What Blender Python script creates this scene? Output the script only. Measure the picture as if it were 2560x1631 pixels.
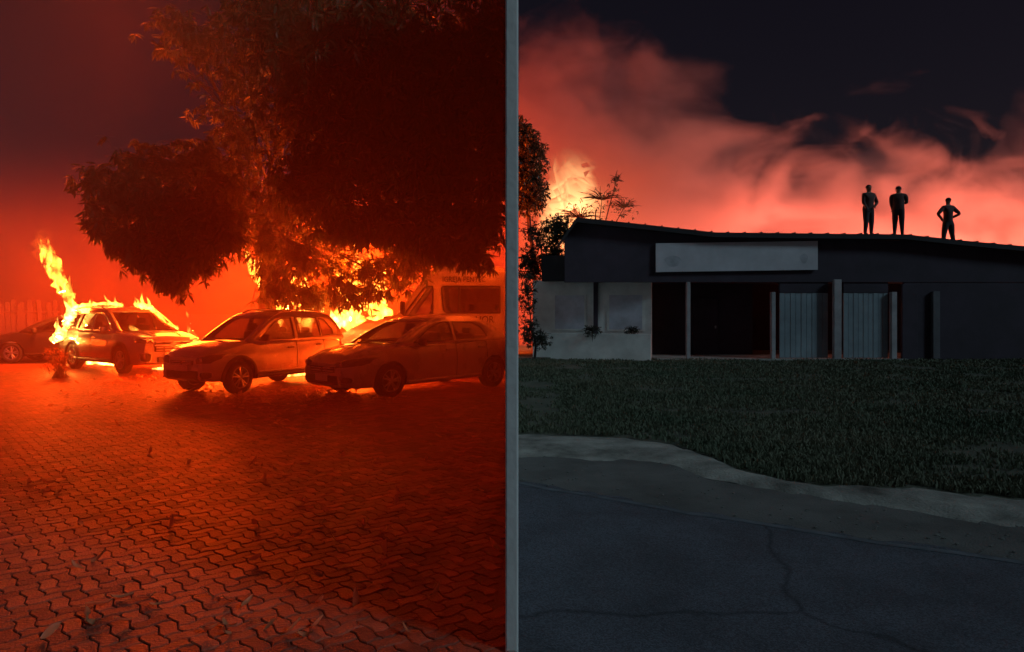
import bpy, bmesh, math, random
import numpy as np
from mathutils import Vector, Matrix, noise
from mathutils.geometry import tessellate_polygon

for o in list(bpy.data.objects):
    bpy.data.objects.remove(o)
scene = bpy.context.scene
R = math.radians
random.seed(7)
rng = np.random.default_rng(7)

# ------------------------------------------------------------------ camera, sky, sun, exposure
F, EYE, HZ, CX = 1800.0, 1.6, 781.0, 1280.0      # focal length and horizon in pixels of the 2560 wide photograph
cam_d = bpy.data.cameras.new('camera')
cam = bpy.data.objects.new('camera', cam_d)
scene.collection.objects.link(cam)
cam.location = (0, 0, EYE)
cam.rotation_euler = (R(90), 0, 0)
cam_d.sensor_width = 36.0
cam_d.lens = 36.0 * F / 2560.0
cam_d.shift_y = -(815.5 - HZ) / 2560.0
cam_d.clip_start = 0.05
cam_d.clip_end = 3000
scene.camera = cam

SUN_DIR = Vector((-0.74, 0.42, -0.53)).normalized()      # the way the cool key light travels
world = bpy.data.worlds.new('World')
scene.world = world
world.use_nodes = True
nt = world.node_tree
nt.nodes.clear()
sky = nt.nodes.new('ShaderNodeTexSky')
sky.sky_type = 'NISHITA'
sky.sun_disc = False
sky.sun_elevation = math.asin(-SUN_DIR.z)
sky.sun_rotation = math.atan2(-SUN_DIR.x, -SUN_DIR.y)
tint = nt.nodes.new('ShaderNodeMix'); tint.data_type = 'RGBA'; tint.blend_type = 'MULTIPLY'
tint.inputs['Factor'].default_value = 1.0
tint.inputs[7].default_value = (1.22, 0.68, 0.72, 1)
bg = nt.nodes.new('ShaderNodeBackground')
bg.inputs['Strength'].default_value = 0.0035
wo = nt.nodes.new('ShaderNodeOutputWorld')
nt.links.new(sky.outputs[0], tint.inputs[6])
nt.links.new(tint.outputs[2], bg.inputs['Color'])
nt.links.new(bg.outputs[0], wo.inputs['Surface'])

sun_d = bpy.data.lights.new('cool_key_light', 'SUN')
sun_d.energy = 0.60  # cool sun lamp, added in place of an unseen street lamp
sun_d.angle = R(12)
sun_d.color = (0.56, 0.86, 1.0)
sun = bpy.data.objects.new('cool_key_light', sun_d)
scene.collection.objects.link(sun)
sun.rotation_euler = SUN_DIR.to_track_quat('-Z', 'Y').to_euler()
sun.location = (20, -20, 30)

vs = scene.view_settings
vs.view_transform = 'Standard'
try: vs.look = 'None'
except Exception: pass
vs.exposure = 0.0
vs.gamma = 1.0
vs.use_curve_mapping = False
cy = scene.cycles
cy.use_denoising = True
cy.max_bounces = 6
cy.diffuse_bounces = 3
cy.glossy_bounces = 3
cy.transmission_bounces = 4
cy.transparent_max_bounces = 24
cy.volume_bounces = 2
cy.sample_clamp_indirect = 4.0
cy.volume_step_rate = 1.0
cy.volume_max_steps = 256

# ------------------------------------------------------------------ helpers
COL = scene.collection
def at(px, py, Y):
    """the point at depth Y that the photograph shows at pixel (px, py)"""
    return Vector(((px - CX) / F * Y, Y, EYE + (HZ - py) / F * Y))
def gnd(px, py, z=0.0):
    Y = (EYE - z) * F / (py - HZ)
    return Vector(((px - CX) / F * Y, Y, z))

def tag(o, label=None, cat=None, group=None, kind=None):
    if label: o['label'] = label
    if cat: o['category'] = cat
    if group: o['group'] = group
    if kind: o['kind'] = kind
    return o
def empty(name, loc=(0, 0, 0), rz=0.0, s=1.0, parent=None):
    o = bpy.data.objects.new(name, None)
    o.empty_display_size = 0.2
    COL.objects.link(o)
    o.location = loc
    o.rotation_euler = (0, 0, rz)
    o.scale = (s, s, s)
    o.parent = parent
    return o

def mat(name, col, rough=0.6, metal=0.0, var=0.0, scale=4.0, bump=0.0, bscale=40.0, coat=0.0, col2=None, detail=6.0):
    m = bpy.data.materials.new(name)
    m.use_nodes = True
    n = m.node_tree.nodes; l = m.node_tree.links
    b = n['Principled BSDF']
    b.inputs['Base Color'].default_value = (*col, 1)
    b.inputs['Roughness'].default_value = rough
    b.inputs['Metallic'].default_value = metal
    b.inputs['Coat Weight'].default_value = coat
    tc = n.new('ShaderNodeTexCoord')
    if var > 0 or col2:
        nz = n.new('ShaderNodeTexNoise')
        nz.inputs['Scale'].default_value = scale
        nz.inputs['Detail'].default_value = detail
        nz.inputs['Roughness'].default_value = 0.65
        l.new(tc.outputs['Object'], nz.inputs['Vector'])
        rp = n.new('ShaderNodeValToRGB')
        c2 = col2 if col2 else tuple(min(1, c * (1 + var)) for c in col)
        c1 = col if col2 else tuple(c * (1 - var) for c in col)
        rp.color_ramp.elements[0].position = 0.32
        rp.color_ramp.elements[1].position = 0.68
        rp.color_ramp.elements[0].color = (*c1, 1)
        rp.color_ramp.elements[1].color = (*c2, 1)
        l.new(nz.outputs['Fac'], rp.inputs['Fac'])
        l.new(rp.outputs['Color'], b.inputs['Base Color'])
        mr = n.new('ShaderNodeMapRange')
        mr.inputs['To Min'].default_value = max(0.02, rough - 0.12)
        mr.inputs['To Max'].default_value = min(1, rough + 0.12)
        l.new(nz.outputs['Fac'], mr.inputs['Value'])
        l.new(mr.outputs['Result'], b.inputs['Roughness'])
    if bump > 0:
        n2 = n.new('ShaderNodeTexNoise')
        n2.inputs['Scale'].default_value = bscale
        n2.inputs['Detail'].default_value = 5
        l.new(tc.outputs['Object'], n2.inputs['Vector'])
        bp = n.new('ShaderNodeBump')
        bp.inputs['Strength'].default_value = bump
        bp.inputs['Distance'].default_value = 0.02
        l.new(n2.outputs['Fac'], bp.inputs['Height'])
        l.new(bp.outputs['Normal'], b.inputs['Normal'])
    return m

def glass_mat(name, tintc=(0.55, 0.55, 0.55), refl=0.12):
    m = bpy.data.materials.new(name); m.use_nodes = True
    n = m.node_tree.nodes; l = m.node_tree.links
    n.remove(n['Principled BSDF'])
    out = [x for x in n if x.type == 'OUTPUT_MATERIAL'][0]
    t = n.new('ShaderNodeBsdfTransparent'); t.inputs['Color'].default_value = (*tintc, 1)
    g = n.new('ShaderNodeBsdfGlossy'); g.inputs['Roughness'].default_value = 0.06
    mx = n.new('ShaderNodeMixShader'); mx.inputs[0].default_value = refl
    l.new(t.outputs[0], mx.inputs[1]); l.new(g.outputs[0], mx.inputs[2]); l.new(mx.outputs[0], out.inputs['Surface'])
    return m

class MB:
    """collects shapes; build() links them as one mesh object"""
    def __init__(self): self.v = []; self.f = []; self.mi = []
    def add(self, vs, fs, mi=0):
        b = len(self.v)
        self.v += [tuple(p) for p in vs]
        for f in fs:
            self.f.append(tuple(i + b for i in f)); self.mi.append(mi)
        return self
    def box(self, a, b, mi=0):
        (x0, y0, z0), (x1, y1, z1) = a, b
        v = [(x0, y0, z0), (x1, y0, z0), (x1, y1, z0), (x0, y1, z0), (x0, y0, z1), (x1, y0, z1), (x1, y1, z1), (x0, y1, z1)]
        return self.add(v, [(0, 3, 2, 1), (4, 5, 6, 7), (0, 1, 5, 4), (1, 2, 6, 5), (2, 3, 7, 6), (3, 0, 4, 7)], mi)
    def bbox(self, a, b, r=0.01, mi=0):
        """box with chamfered edges"""
        bm = bmesh.new()
        bmesh.ops.create_cube(bm, size=1)
        for q in bm.verts:
            q.co = Vector([(a[i] + b[i]) / 2 + q.co[i] * abs(b[i] - a[i]) for i in range(3)])
        bmesh.ops.bevel(bm, geom=list(bm.edges), offset=r, segments=2, affect='EDGES', profile=0.5)
        return self.add_bm(bm, mi)
    def add_bm(self, bm, mi=0):
        bm.verts.index_update()
        self.add([q.co[:] for q in bm.verts], [[q.index for q in f.verts] for f in bm.faces], mi)
        bm.free(); return self
    def tube(self, pts, rad, seg=8, mi=0, cap=True):
        pts = [Vector(p) for p in pts]
        if not hasattr(rad, '__len__'): rad = [rad] * len(pts)
        rings = []; up = Vector((0.31, 0.17, 0.93))
        for i, p in enumerate(pts):
            d = (pts[min(i + 1, len(pts) - 1)] - pts[max(i - 1, 0)]).normalized()
            a = d.cross(up)
            if a.length < 0.05: a = d.cross(Vector((1, 0, 0)))
            a.normalize(); b = d.cross(a)
            rings.append([p + (a * math.cos(2 * math.pi * k / seg) + b * math.sin(2 * math.pi * k / seg)) * rad[i] for k in range(seg)])
        v = [q for r_ in rings for q in r_]; f = []
        for i in range(len(pts) - 1):
            for k in range(seg):
                k2 = (k + 1) % seg
                f.append((i * seg + k, i * seg + k2, (i + 1) * seg + k2, (i + 1) * seg + k))
        if cap:
            f.append(tuple(range(seg))[::-1]); f.append(tuple((len(pts) - 1) * seg + k for k in range(seg)))
        return self.add(v, f, mi)
    def lathe_y(self, prof, seg=32, c=(0, 0, 0), mi=0):
        """profile of (y, r) turned about the y axis"""
        v = []; f = []; n = len(prof)
        for k in range(seg):
            a = 2 * math.pi * k / seg
            for (y, r) in prof: v.append((c[0] + r * math.cos(a), c[1] + y, c[2] + r * math.sin(a)))
        for k in range(seg):
            k2 = (k + 1) % seg
            for i in range(n - 1): f.append((k * n + i, k * n + i + 1, k2 * n + i + 1, k2 * n + i))
        return self.add(v, f, mi)
    def build(self, name, mats, parent=None, smooth=None, loc=None):
        me = bpy.data.meshes.new(name)
        me.from_pydata(self.v, [], self.f)
        ms = mats if isinstance(mats, (list, tuple)) else [mats]
        for m in ms: me.materials.append(m)
        if len(ms) > 1: me.polygons.foreach_set('material_index', self.mi)
        return link_mesh(name, me, parent, smooth, loc)
def link_mesh(name, me, parent=None, smooth=None, loc=None):
    me.validate(); me.update()
    if smooth is not None:
        me.polygons.foreach_set('use_smooth', [True] * len(me.polygons))
        if smooth < 180: me.set_sharp_from_angle(angle=R(smooth))
    o = bpy.data.objects.new(name, me)
    COL.objects.link(o)
    o.parent = parent
    if loc is not None: o.location = loc
    return o
def copy_tree(o, parent=None):
    c = o.copy(); COL.objects.link(c); c.parent = parent
    for ch in [q for q in CH.get(o.name, [])]: copy_tree(ch, c)
    return c
CH = {}
def index_children():
    CH.clear()
    for q in bpy.data.objects:
        if q.parent: CH.setdefault(q.parent.name, []).append(q)
def evaluated(o):
    dg = bpy.context.evaluated_depsgraph_get()
    return bpy.data.meshes.new_from_object(o.evaluated_get(dg))
def text_mesh(name, s, size, material, parent, loc, rot, ext=0.002, align='LEFT', sx=1.0):
    cu = bpy.data.curves.new(name, 'FONT'); cu.body = s; cu.size = size; cu.extrude = ext; cu.align_x = align
    t = bpy.data.objects.new(name + '_tmp', cu); COL.objects.link(t)
    me = evaluated(t); bpy.data.objects.remove(t)
    me.materials.clear(); me.materials.append(material)
    o = bpy.data.objects.new(name, me); COL.objects.link(o)
    o.parent = parent; o.location = loc; o.rotation_euler = rot; o.scale = (sx, 1, 1)
    return o
def lerp(a, b, t): return a + (b - a) * t
def pl(xs, ys, x):
    return float(np.interp(x, xs, ys))
def smooth_curve(pts, n):
    """Catmull-Rom through points"""
    P = [Vector(p) for p in pts]; P = [P[0] * 2 - P[1]] + P + [P[-1] * 2 - P[-2]]
    out = []
    m = len(P) - 3
    for i in range(n):
        t = i / (n - 1) * m; k = min(int(t), m - 1); u = t - k
        a, b, c, d = P[k:k + 4]
        out.append(0.5 * ((2 * b) + (c - a) * u + (2 * a - 5 * b + 4 * c - d) * u * u + (3 * b - a - 3 * c + d) * u ** 3))
    return out

# ------------------------------------------------------------------ materials
M = {}
M['paver'] = mat('paver_clay', (0.33, 0.078, 0.042), 0.52, var=0.45, scale=2.2, bump=0.5, bscale=60)
M['paver_b'] = mat('paver_clay_worn', (0.42, 0.105, 0.058), 0.50, var=0.4, scale=3.0, bump=0.5, bscale=70)
M['paver_c'] = mat('paver_clay_dark', (0.23, 0.055, 0.032), 0.55, var=0.4, scale=3.0, bump=0.5, bscale=70)
M['sand'] = mat('joint_sand', (0.07, 0.04, 0.03), 0.95, var=0.4, scale=8)
M['earth'] = mat('dark_earth', (0.05, 0.045, 0.04), 0.95, var=0.4, scale=0.6)
M['asphalt'] = mat('asphalt', (0.08, 0.088, 0.112), 0.85, var=0.3, scale=1.6, bump=0.6, bscale=120)
def asphalt_detail(m):
    n = m.node_tree.nodes; l = m.node_tree.links; b = n['Principled BSDF']
    src = b.inputs['Base Color'].links[0].from_socket
    tc = [q for q in n if q.type == 'TEX_COORD'][0]
    vo = n.new('ShaderNodeTexVoronoi'); vo.feature = 'DISTANCE_TO_EDGE'; vo.inputs['Scale'].default_value = .55
    wz = n.new('ShaderNodeTexNoise'); wz.inputs['Scale'].default_value = 2.5; wz.inputs['Detail'].default_value = 6
    mixv = n.new('ShaderNodeMix'); mixv.data_type = 'VECTOR'; mixv.inputs['Factor'].default_value = .22
    l.new(tc.outputs['Object'], mixv.inputs[4]); l.new(tc.outputs['Object'], wz.inputs['Vector']); l.new(wz.outputs['Color'], mixv.inputs[5]); l.new(mixv.outputs[1], vo.inputs['Vector'])
    cr = n.new('ShaderNodeMapRange'); cr.inputs['From Min'].default_value = 0; cr.inputs['From Max'].default_value = .012; cr.inputs['To Min'].default_value = .45; cr.inputs['To Max'].default_value = 1.0
    l.new(vo.outputs['Distance'], cr.inputs['Value'])
    gr = n.new('ShaderNodeTexNoise'); gr.inputs['Scale'].default_value = 90; gr.inputs['Detail'].default_value = 2; l.new(tc.outputs['Object'], gr.inputs['Vector'])
    gm = n.new('ShaderNodeMapRange'); gm.inputs['From Min'].default_value = .35; gm.inputs['From Max'].default_value = .65; gm.inputs['To Min'].default_value = .6; gm.inputs['To Max'].default_value = 1.45; l.new(gr.outputs['Fac'], gm.inputs['Value'])
    mu = n.new('ShaderNodeMath'); mu.operation = 'MULTIPLY'; l.new(cr.outputs[0], mu.inputs[0]); l.new(gm.outputs[0], mu.inputs[1])
    mx = n.new('ShaderNodeMix'); mx.data_type = 'RGBA'; mx.blend_type = 'MULTIPLY'; mx.inputs['Factor'].default_value = 1
    l.new(src, mx.inputs[6]); l.new(mu.outputs[0], mx.inputs[7]); l.new(mx.outputs[2], b.inputs['Base Color'])
asphalt_detail(M['asphalt'])
M['shoulder'] = mat('dusty_shoulder', (0.125, 0.122, 0.118), 0.95, var=0.35, scale=1.2, bump=0.6, bscale=60)
M['kerb'] = mat('worn_concrete', (0.34, 0.335, 0.31), 0.9, var=0.4, scale=3.0, bump=0.5, bscale=50)
M['verge'] = mat('broken_sandy_verge', (0.075, 0.07, 0.06), 0.95, scale=1.3, bump=0.8, bscale=40, col2=(0.46, 0.45, 0.41), detail=9)
M['soil'] = mat('lawn_soil', (0.05, 0.058, 0.042), 0.95, scale=1.5, bump=.8, bscale=30, col2=(0.13, 0.125, 0.09), detail=9)
M['grass'] = mat('grass_blades', (0.06, 0.09, 0.05), 0.75, var=0.5, scale=0.35, col2=(0.14, 0.135, 0.085))
M['plaster_white'] = mat('white_plaster', (0.78, 0.82, 0.80), 0.85, var=0.22, scale=0.9, bump=0.2, bscale=30)
M['divider'] = mat('weathered_lime_render', (0.8, 0.8, 0.78), 0.9, var=0.12, scale=0.8, bump=0.25, bscale=20)
M['facade_dark'] = mat('dark_navy_paint', (0.046, 0.033, 0.05), 0.8, var=0.35, scale=0.7)
M['roof_dark'] = mat('sooty_roof_sheet', (0.03, 0.026, 0.03), 0.85, var=0.4, scale=1.0)
M['wing_pane'] = mat('pale_curtained_pane', (0.52, 0.56, 0.64), 0.4, var=0.25, scale=1.5)
M['shutter'] = mat('grey_blue_shutter', (0.24, 0.30, 0.34), 0.55, var=0.2, scale=1.2)
M['signboard'] = mat('faded_sign_panel', (0.56, 0.56, 0.61), 0.7, var=0.14, scale=0.9)
M['sign_mark'] = mat('faded_sign_print', (0.44, 0.45, 0.50), 0.7, var=0.2, scale=4)
M['post_white'] = mat('white_post_paint', (0.38, 0.37, 0.39), 0.7, var=0.25, scale=2.0)
M['bark'] = mat('mango_bark', (0.075, 0.05, 0.035), 0.95, var=0.45, scale=6, bump=0.8, bscale=18)
M['bark_b'] = mat('dark_branch_bark', (0.045, 0.032, 0.028), 0.95, var=0.3, scale=6)
M['tyre'] = mat('tyre_rubber', (0.02, 0.02, 0.02), 0.85, var=0.2, scale=8)
M['rim'] = mat('alloy_rim', (0.55, 0.55, 0.56), 0.35, 0.8, var=0.15, scale=6)
M['rim_dark'] = mat('dark_hub', (0.05, 0.05, 0.05), 0.6)
M['well'] = mat('wheel_well_black', (0.012, 0.012, 0.012), 0.9)
M['plastic'] = mat('black_plastic_trim', (0.03, 0.03, 0.032), 0.65, var=0.2, scale=6)
M['interior'] = mat('car_interior', (0.05, 0.045, 0.045), 0.85, var=0.2, scale=5)
M['chrome'] = mat('chrome_trim', (0.75, 0.75, 0.76), 0.18, 1.0)
M['painted_chrome_shine'] = mat('painted_chrome_shine', (0.72, 0.72, 0.72), 0.3, 0.3)  # pale colour puts the shine of chrome into grille bars and emblem
M['stone'] = mat('road_gravel', (0.17, 0.165, 0.155), 0.9, var=.4, scale=9)
M['lamp_glass'] = mat('smoked_headlamp', (0.16, 0.16, 0.17), 0.12, 0.2, coat=1.0)
M['tail_red'] = mat('tail_lamp_red', (0.22, 0.015, 0.015), 0.2, coat=0.8)
M['plate'] = mat('number_plate', (0.7, 0.7, 0.68), 0.5)
M['plate_ink'] = mat('plate_lettering', (0.03, 0.03, 0.03), 0.6)
M['paint_suv'] = mat('grey_metallic_paint', (0.44, 0.43, 0.42), 0.24, 0.35, var=0.06, scale=2.0, coat=0.8)
M['paint_hatch'] = mat('silver_paint_dusty', (0.74, 0.72, 0.68), 0.24, 0.25, var=0.08, scale=1.6, coat=0.8)
M['paint_sedan'] = mat('dusty_silver_paint', (0.60, 0.59, 0.57), 0.28, 0.25, var=0.10, scale=1.6, coat=0.7)
M['paint_dark'] = mat('black_car_paint', (0.03, 0.03, 0.032), 0.4, 0.0, var=0.2, scale=1.6, coat=0.3)
M['paint_van'] = mat('white_van_paint', (0.70, 0.68, 0.64), 0.4, 0.0, var=0.08, scale=1.2, coat=0.3)
M['letter'] = mat('dark_vinyl_lettering', (0.05, 0.03, 0.03), 0.6)
M['dim_post'] = mat('dim_grey_post', (0.11, 0.11, 0.125), .7, var=.2, scale=3)
M['glass'] = glass_mat('car_glass', (.5, .5, .5), .2)
M['glass_dark'] = glass_mat('tinted_car_glass', (0.22, 0.22, 0.22), 0.14)
M['fence'] = mat('weathered_paling', (0.075, 0.05, 0.04), 0.85, var=0.35, scale=3)
M['dry'] = mat('dry_straw', (0.35, 0.24, 0.12), 0.85, var=0.3, scale=5)

def leaf_material(name, c, tr=0.35):
    m = bpy.data.materials.new(name); m.use_nodes = True
    n = m.node_tree.nodes; l = m.node_tree.links
    n.remove(n['Principled BSDF'])
    out = [x for x in n if x.type == 'OUTPUT_MATERIAL'][0]
    tc = n.new('ShaderNodeTexCoord'); nz = n.new('ShaderNodeTexNoise'); nz.inputs['Scale'].default_value = 1.7
    l.new(tc.outputs['Object'], nz.inputs['Vector'])
    rp = n.new('ShaderNodeValToRGB')
    rp.color_ramp.elements[0].color = (*[q * 0.6 for q in c], 1); rp.color_ramp.elements[1].color = (*[q * 1.5 for q in c], 1)
    l.new(nz.outputs['Fac'], rp.inputs['Fac'])
    p = n.new('ShaderNodeBsdfPrincipled'); p.inputs['Roughness'].default_value = 0.42
    t = n.new('ShaderNodeBsdfTranslucent')
    l.new(rp.outputs[0], p.inputs['Base Color']); hs = n.new('ShaderNodeHueSaturation'); hs.inputs['Value'].default_value = 2.2; l.new(rp.outputs[0], hs.inputs['Color']); l.new(hs.outputs[0], t.inputs['Color'])
    mx = n.new('ShaderNodeMixShader'); mx.inputs[0].default_value = tr
    l.new(p.outputs[0], mx.inputs[1]); l.new(t.outputs[0], mx.inputs[2]); l.new(mx.outputs[0], out.inputs['Surface'])
    return m
M['leaf'] = leaf_material('mango_leaf', (0.10, 0.115, 0.05), .42)
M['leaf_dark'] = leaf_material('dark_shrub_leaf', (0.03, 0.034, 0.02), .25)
M['dead_leaf'] = leaf_material('dry_fallen_leaf', (0.46, 0.26, 0.13), 0.3)

def smoke_material(name, dens, col=(0.8, 0.8, 0.8), aniso=0.0, build=None):
    m = bpy.data.materials.new(name); m.use_nodes = True
    n = m.node_tree.nodes; l = m.node_tree.links
    n.remove(n['Principled BSDF'])
    out = [x for x in n if x.type == 'OUTPUT_MATERIAL'][0]
    p = n.new('ShaderNodeVolumePrincipled')
    p.inputs['Color'].default_value = (*col, 1)
    p.inputs['Density'].default_value = dens
    p.inputs['Anisotropy'].default_value = aniso
    l.new(p.outputs[0], out.inputs['Volume'])
    if build: build(n, l, p)
    return m
def math_node(n, l, op, a, b=None, clamp=False):
    k = n.new('ShaderNodeMath'); k.operation = op; k.use_clamp = clamp
    for i, q in enumerate((a, b)):
        if q is None: continue
        if isinstance(q, (int, float)): k.inputs[i].default_value = q
        else: l.new(q, k.inputs[i])
    return k.outputs[0]
def flame_material(name, strength, col=(1.0, 0.30, 0.03), scale=3.0, thr=0.38, zstretch=0.45, round_off=False):
    m = bpy.data.materials.new(name); m.use_nodes = True
    n = m.node_tree.nodes; l = m.node_tree.links
    n.remove(n['Principled BSDF'])
    out = [x for x in n if x.type == 'OUTPUT_MATERIAL'][0]
    tc = n.new('ShaderNodeTexCoord'); mp = n.new('ShaderNodeMapping')
    mp.inputs['Scale'].default_value = (1, 1, zstretch)
    nz = n.new('ShaderNodeTexNoise'); nz.inputs['Scale'].default_value = scale; nz.inputs['Detail'].default_value = 3; nz.inputs['Distortion'].default_value = 0.6
    l.new(tc.outputs['Object'], mp.inputs['Vector']); l.new(mp.outputs[0], nz.inputs['Vector'])
    a = math_node(n, l, 'SUBTRACT', nz.outputs['Fac'], thr)
    a = math_node(n, l, 'MAXIMUM', a, 0.0)
    a = math_node(n, l, 'MULTIPLY', a, strength / 0.2)
    if round_off:                       # fade towards the rim of the flame body
        vm = n.new('ShaderNodeVectorMath'); vm.operation = 'SUBTRACT'; vm.inputs[1].default_value = (.5, .5, .42); l.new(tc.outputs['Generated'], vm.inputs[0])
        ln = n.new('ShaderNodeVectorMath'); ln.operation = 'LENGTH'; l.new(vm.outputs[0], ln.inputs[0])
        q = math_node(n, l, 'MULTIPLY', ln.outputs['Value'], 2.0); q = math_node(n, l, 'SUBTRACT', 1.0, q); q = math_node(n, l, 'MAXIMUM', q, 0.0); q = math_node(n, l, 'POWER', q, 1.3)
        a = math_node(n, l, 'MULTIPLY', a, q)
    e = n.new('ShaderNodeEmission'); e.inputs['Color'].default_value = (*col, 1)
    l.new(a, e.inputs['Strength']); l.new(e.outputs[0], out.inputs['Volume'])
    return m
# ------------------------------------------------------------------ the ground
def sheet(name, poly, z, material, kind='structure', sub=None):
    me = bpy.data.meshes.new(name)
    me.from_pydata([(p[0], p[1], z) for p in poly], [], [tuple(range(len(poly)))])
    me.materials.append(material)
    o = link_mesh(name, me)
    return tag(o, kind=kind)
WX0, WX1, WY0, WY1 = -0.032, 0.030, 3.4, 27.6            # the added dividing wall between yard and roadside
g = sheet('ground', [(-400, -60), (400, -60), (400, 700), (-400, 700)], -0.30, M['earth'])
tag(g, 'dark earth ground reaching to the horizon', None)
yard = sheet('paved_yard', [(-45, -6), (WX0, -6), (WX0, 45), (-45, 45)], -0.012, M['sand'])
tag(yard, 'yard paved with zigzag interlocking clay pavers, lit red by fire', None)

def tri2(u):
    u = u % 2.0
    return 2 * u if u < 0.5 else (2 - 2 * u if u < 1.5 else 2 * u - 4)
PW, PA, PHI = 0.090, 0.13, R(41)
def warp(u, v): return (u + PA * tri2(v), v + PA * tri2(u))
def paver_outline(horizontal, a, b):
    pts = []
    w, h = (2, 1) if horizontal else (1, 2)
    for i in range(w * 2): pts.append((a + i * 0.5, b))
    for i in range(h * 2): pts.append((a + w, b + i * 0.5))
    for i in range(w * 2): pts.append((a + w - i * 0.5, b + h))
    for i in range(h * 2): pts.append((a, b + h - i * 0.5))
    return [warp(*p) for p in pts]
def paver_geo(kind):
    """top face and a chamfer ring; centred"""
    hz, pa, pb = kind
    P = np.array(paver_outline(hz, pa, pb)) * PW
    c = np.array(((pa + (1 if hz else 0.5)) * PW, (pb + (0.5 if hz else 1)) * PW))
    P = P - c
    def inset(P, d):
        n = len(P); out = []
        for i in range(n):
            p0, p, p1 = P[i - 1], P[i], P[(i + 1) % n]
            e0 = p - p0; e1 = p1 - p
            n0 = np.array((-e0[1], e0[0])); n1 = np.array((-e1[1], e1[0]))
            n0 = n0 / np.linalg.norm(n0); n1 = n1 / np.linalg.norm(n1)
            m_ = n0 + n1; m_ = m_ / max(0.3, np.dot(m_, m_)) * 2
            out.append(p + m_ * d)
        return np.array(out)
    a = inset(P, 0.0025); b = inset(P, 0.0075)
    n = len(P)
    v = [(x, y, -0.011) for x, y in a] + [(x, y, -0.004) for x, y in a] + [(x, y, 0.0) for x, y in b]
    f = [tuple(range(2 * n, 3 * n))]
    for i in range(n):
        j = (i + 1) % n
        f.append((i, j, n + j, n + i)); f.append((n + i, n + j, 2 * n + j, 2 * n + i))
    return v, f
PG = {}
for hz in (True, False):
    for pa in (0, 1):
        for pb in (0, 1): PG[(hz, pa, pb)] = paver_geo((hz, pa, pb))
ca, sa = math.cos(PHI), math.sin(PHI)
cand = []
for a in range(-190, 190):
    for b in range(-190, 190):
        m4 = (a - b) % 4
        if m4 == 0: hz, a0, b0 = True, a, b
        elif m4 == 2: hz, a0, b0 = False, a, b - 1
        else: continue
        cu = (a0 + (1 if hz else 0.5)) * PW; cv = (b0 + (0.5 if hz else 1)) * PW
        X = ca * cu - sa * cv - 7.0; Y = sa * cu + ca * cv + 11.0
        if X > WX0 - 0.035 or Y < 3.0 or Y > 22: continue
        if X < -(1330.0 / F) * Y - 0.5: continue
        k = 1.0 if Y < 8 else (0.9 if Y < 13 else 0.8)
        cand.append((Y, X, hz, a0 % 2, b0 % 2))
cand.sort(key=lambda c: c[0] + 0.15 * abs(c[1] + 2.2))
PAVM = [M['paver'], M['paver_b'], M['paver_c']]
pmesh = {}
for k, (v, f) in PG.items():
    for mi in range(3):
        me = bpy.data.meshes.new('paver'); me.from_pydata(v, [], f); me.materials.append(PAVM[mi]); me.update()
        pmesh[(k, mi)] = me
def pavz(X, Y):
    return 0.006 * noise.noise((X * 0.8, Y * 0.8, 3.1)) + random.uniform(-0.0018, 0.0018)
def pavmi():
    r = random.random()
    return 0 if r < 0.5 else (1 if r < 0.75 else 2)
vis = [c for c in cand if (c[0] > 3.45)]
near = set()
for c in vis[:300]:
    Y, X, hz, pa, pb = c
    near.add((Y, X))
    o = bpy.data.objects.new('paver', pmesh[((hz, pa, pb), pavmi())])
    COL.objects.link(o); o.parent = yard
    o.location = (X, Y, pavz(X, Y))
    o.rotation_euler = (random.uniform(-.012, .012), random.uniform(-.012, .012), PHI + random.uniform(-.008, .008))
V = []; Fc = []; MI = []; nb = 0
for (Y, X, hz, pa, pb) in cand:
    if (Y, X) in near: continue
    v, f = PG[(hz, pa, pb)]
    v = np.array(v); z = pavz(X, Y)
    tx, ty = random.uniform(-.014, .014), random.uniform(-.014, .014)
    q = np.stack([ca * v[:, 0] - sa * v[:, 1] + X, sa * v[:, 0] + ca * v[:, 1] + Y, v[:, 2] + z + tx * v[:, 0] + ty * v[:, 1]], 1)
    V.append(q); mi = pavmi()
    n = len(v) // 3
    for k, t in enumerate(f):
        if Y > 11 and 0 < k and (k % 2 == 1): continue          # far pavers need no hidden skirt
        Fc.append(tuple(i + nb for i in t)); MI.append(mi)
    nb += len(v)
me = bpy.data.meshes.new('paver_field')
me.from_pydata(np.concatenate(V).tolist(), [], Fc)
for m_ in PAVM: me.materials.append(m_)
me.polygons.foreach_set('material_index', MI)
pf = link_mesh('paver_field', me, yard); pf['kind'] = 'stuff'

# edging stones that finish the paving in front of the wall end
ed = empty('stone_edging', (0, 5, 0)); tag(ed, kind='structure')
MB().box((WX0 - .12, -2, -.011), (WX0 + .012, WY1, -.006)).build('mortar_strip', M['paver_c'], yard)
for i in range(2):
    y0 = 1.66 + i * 0.86
    MB().bbox((WX0 + 0.004, y0 - 5, -0.2), (WX1 - 0.004, y0 + 0.852 - 5, 0.022 + random.uniform(-.004, .004)), 0.012).build('edging_stone', M['kerb'], ed)

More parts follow.
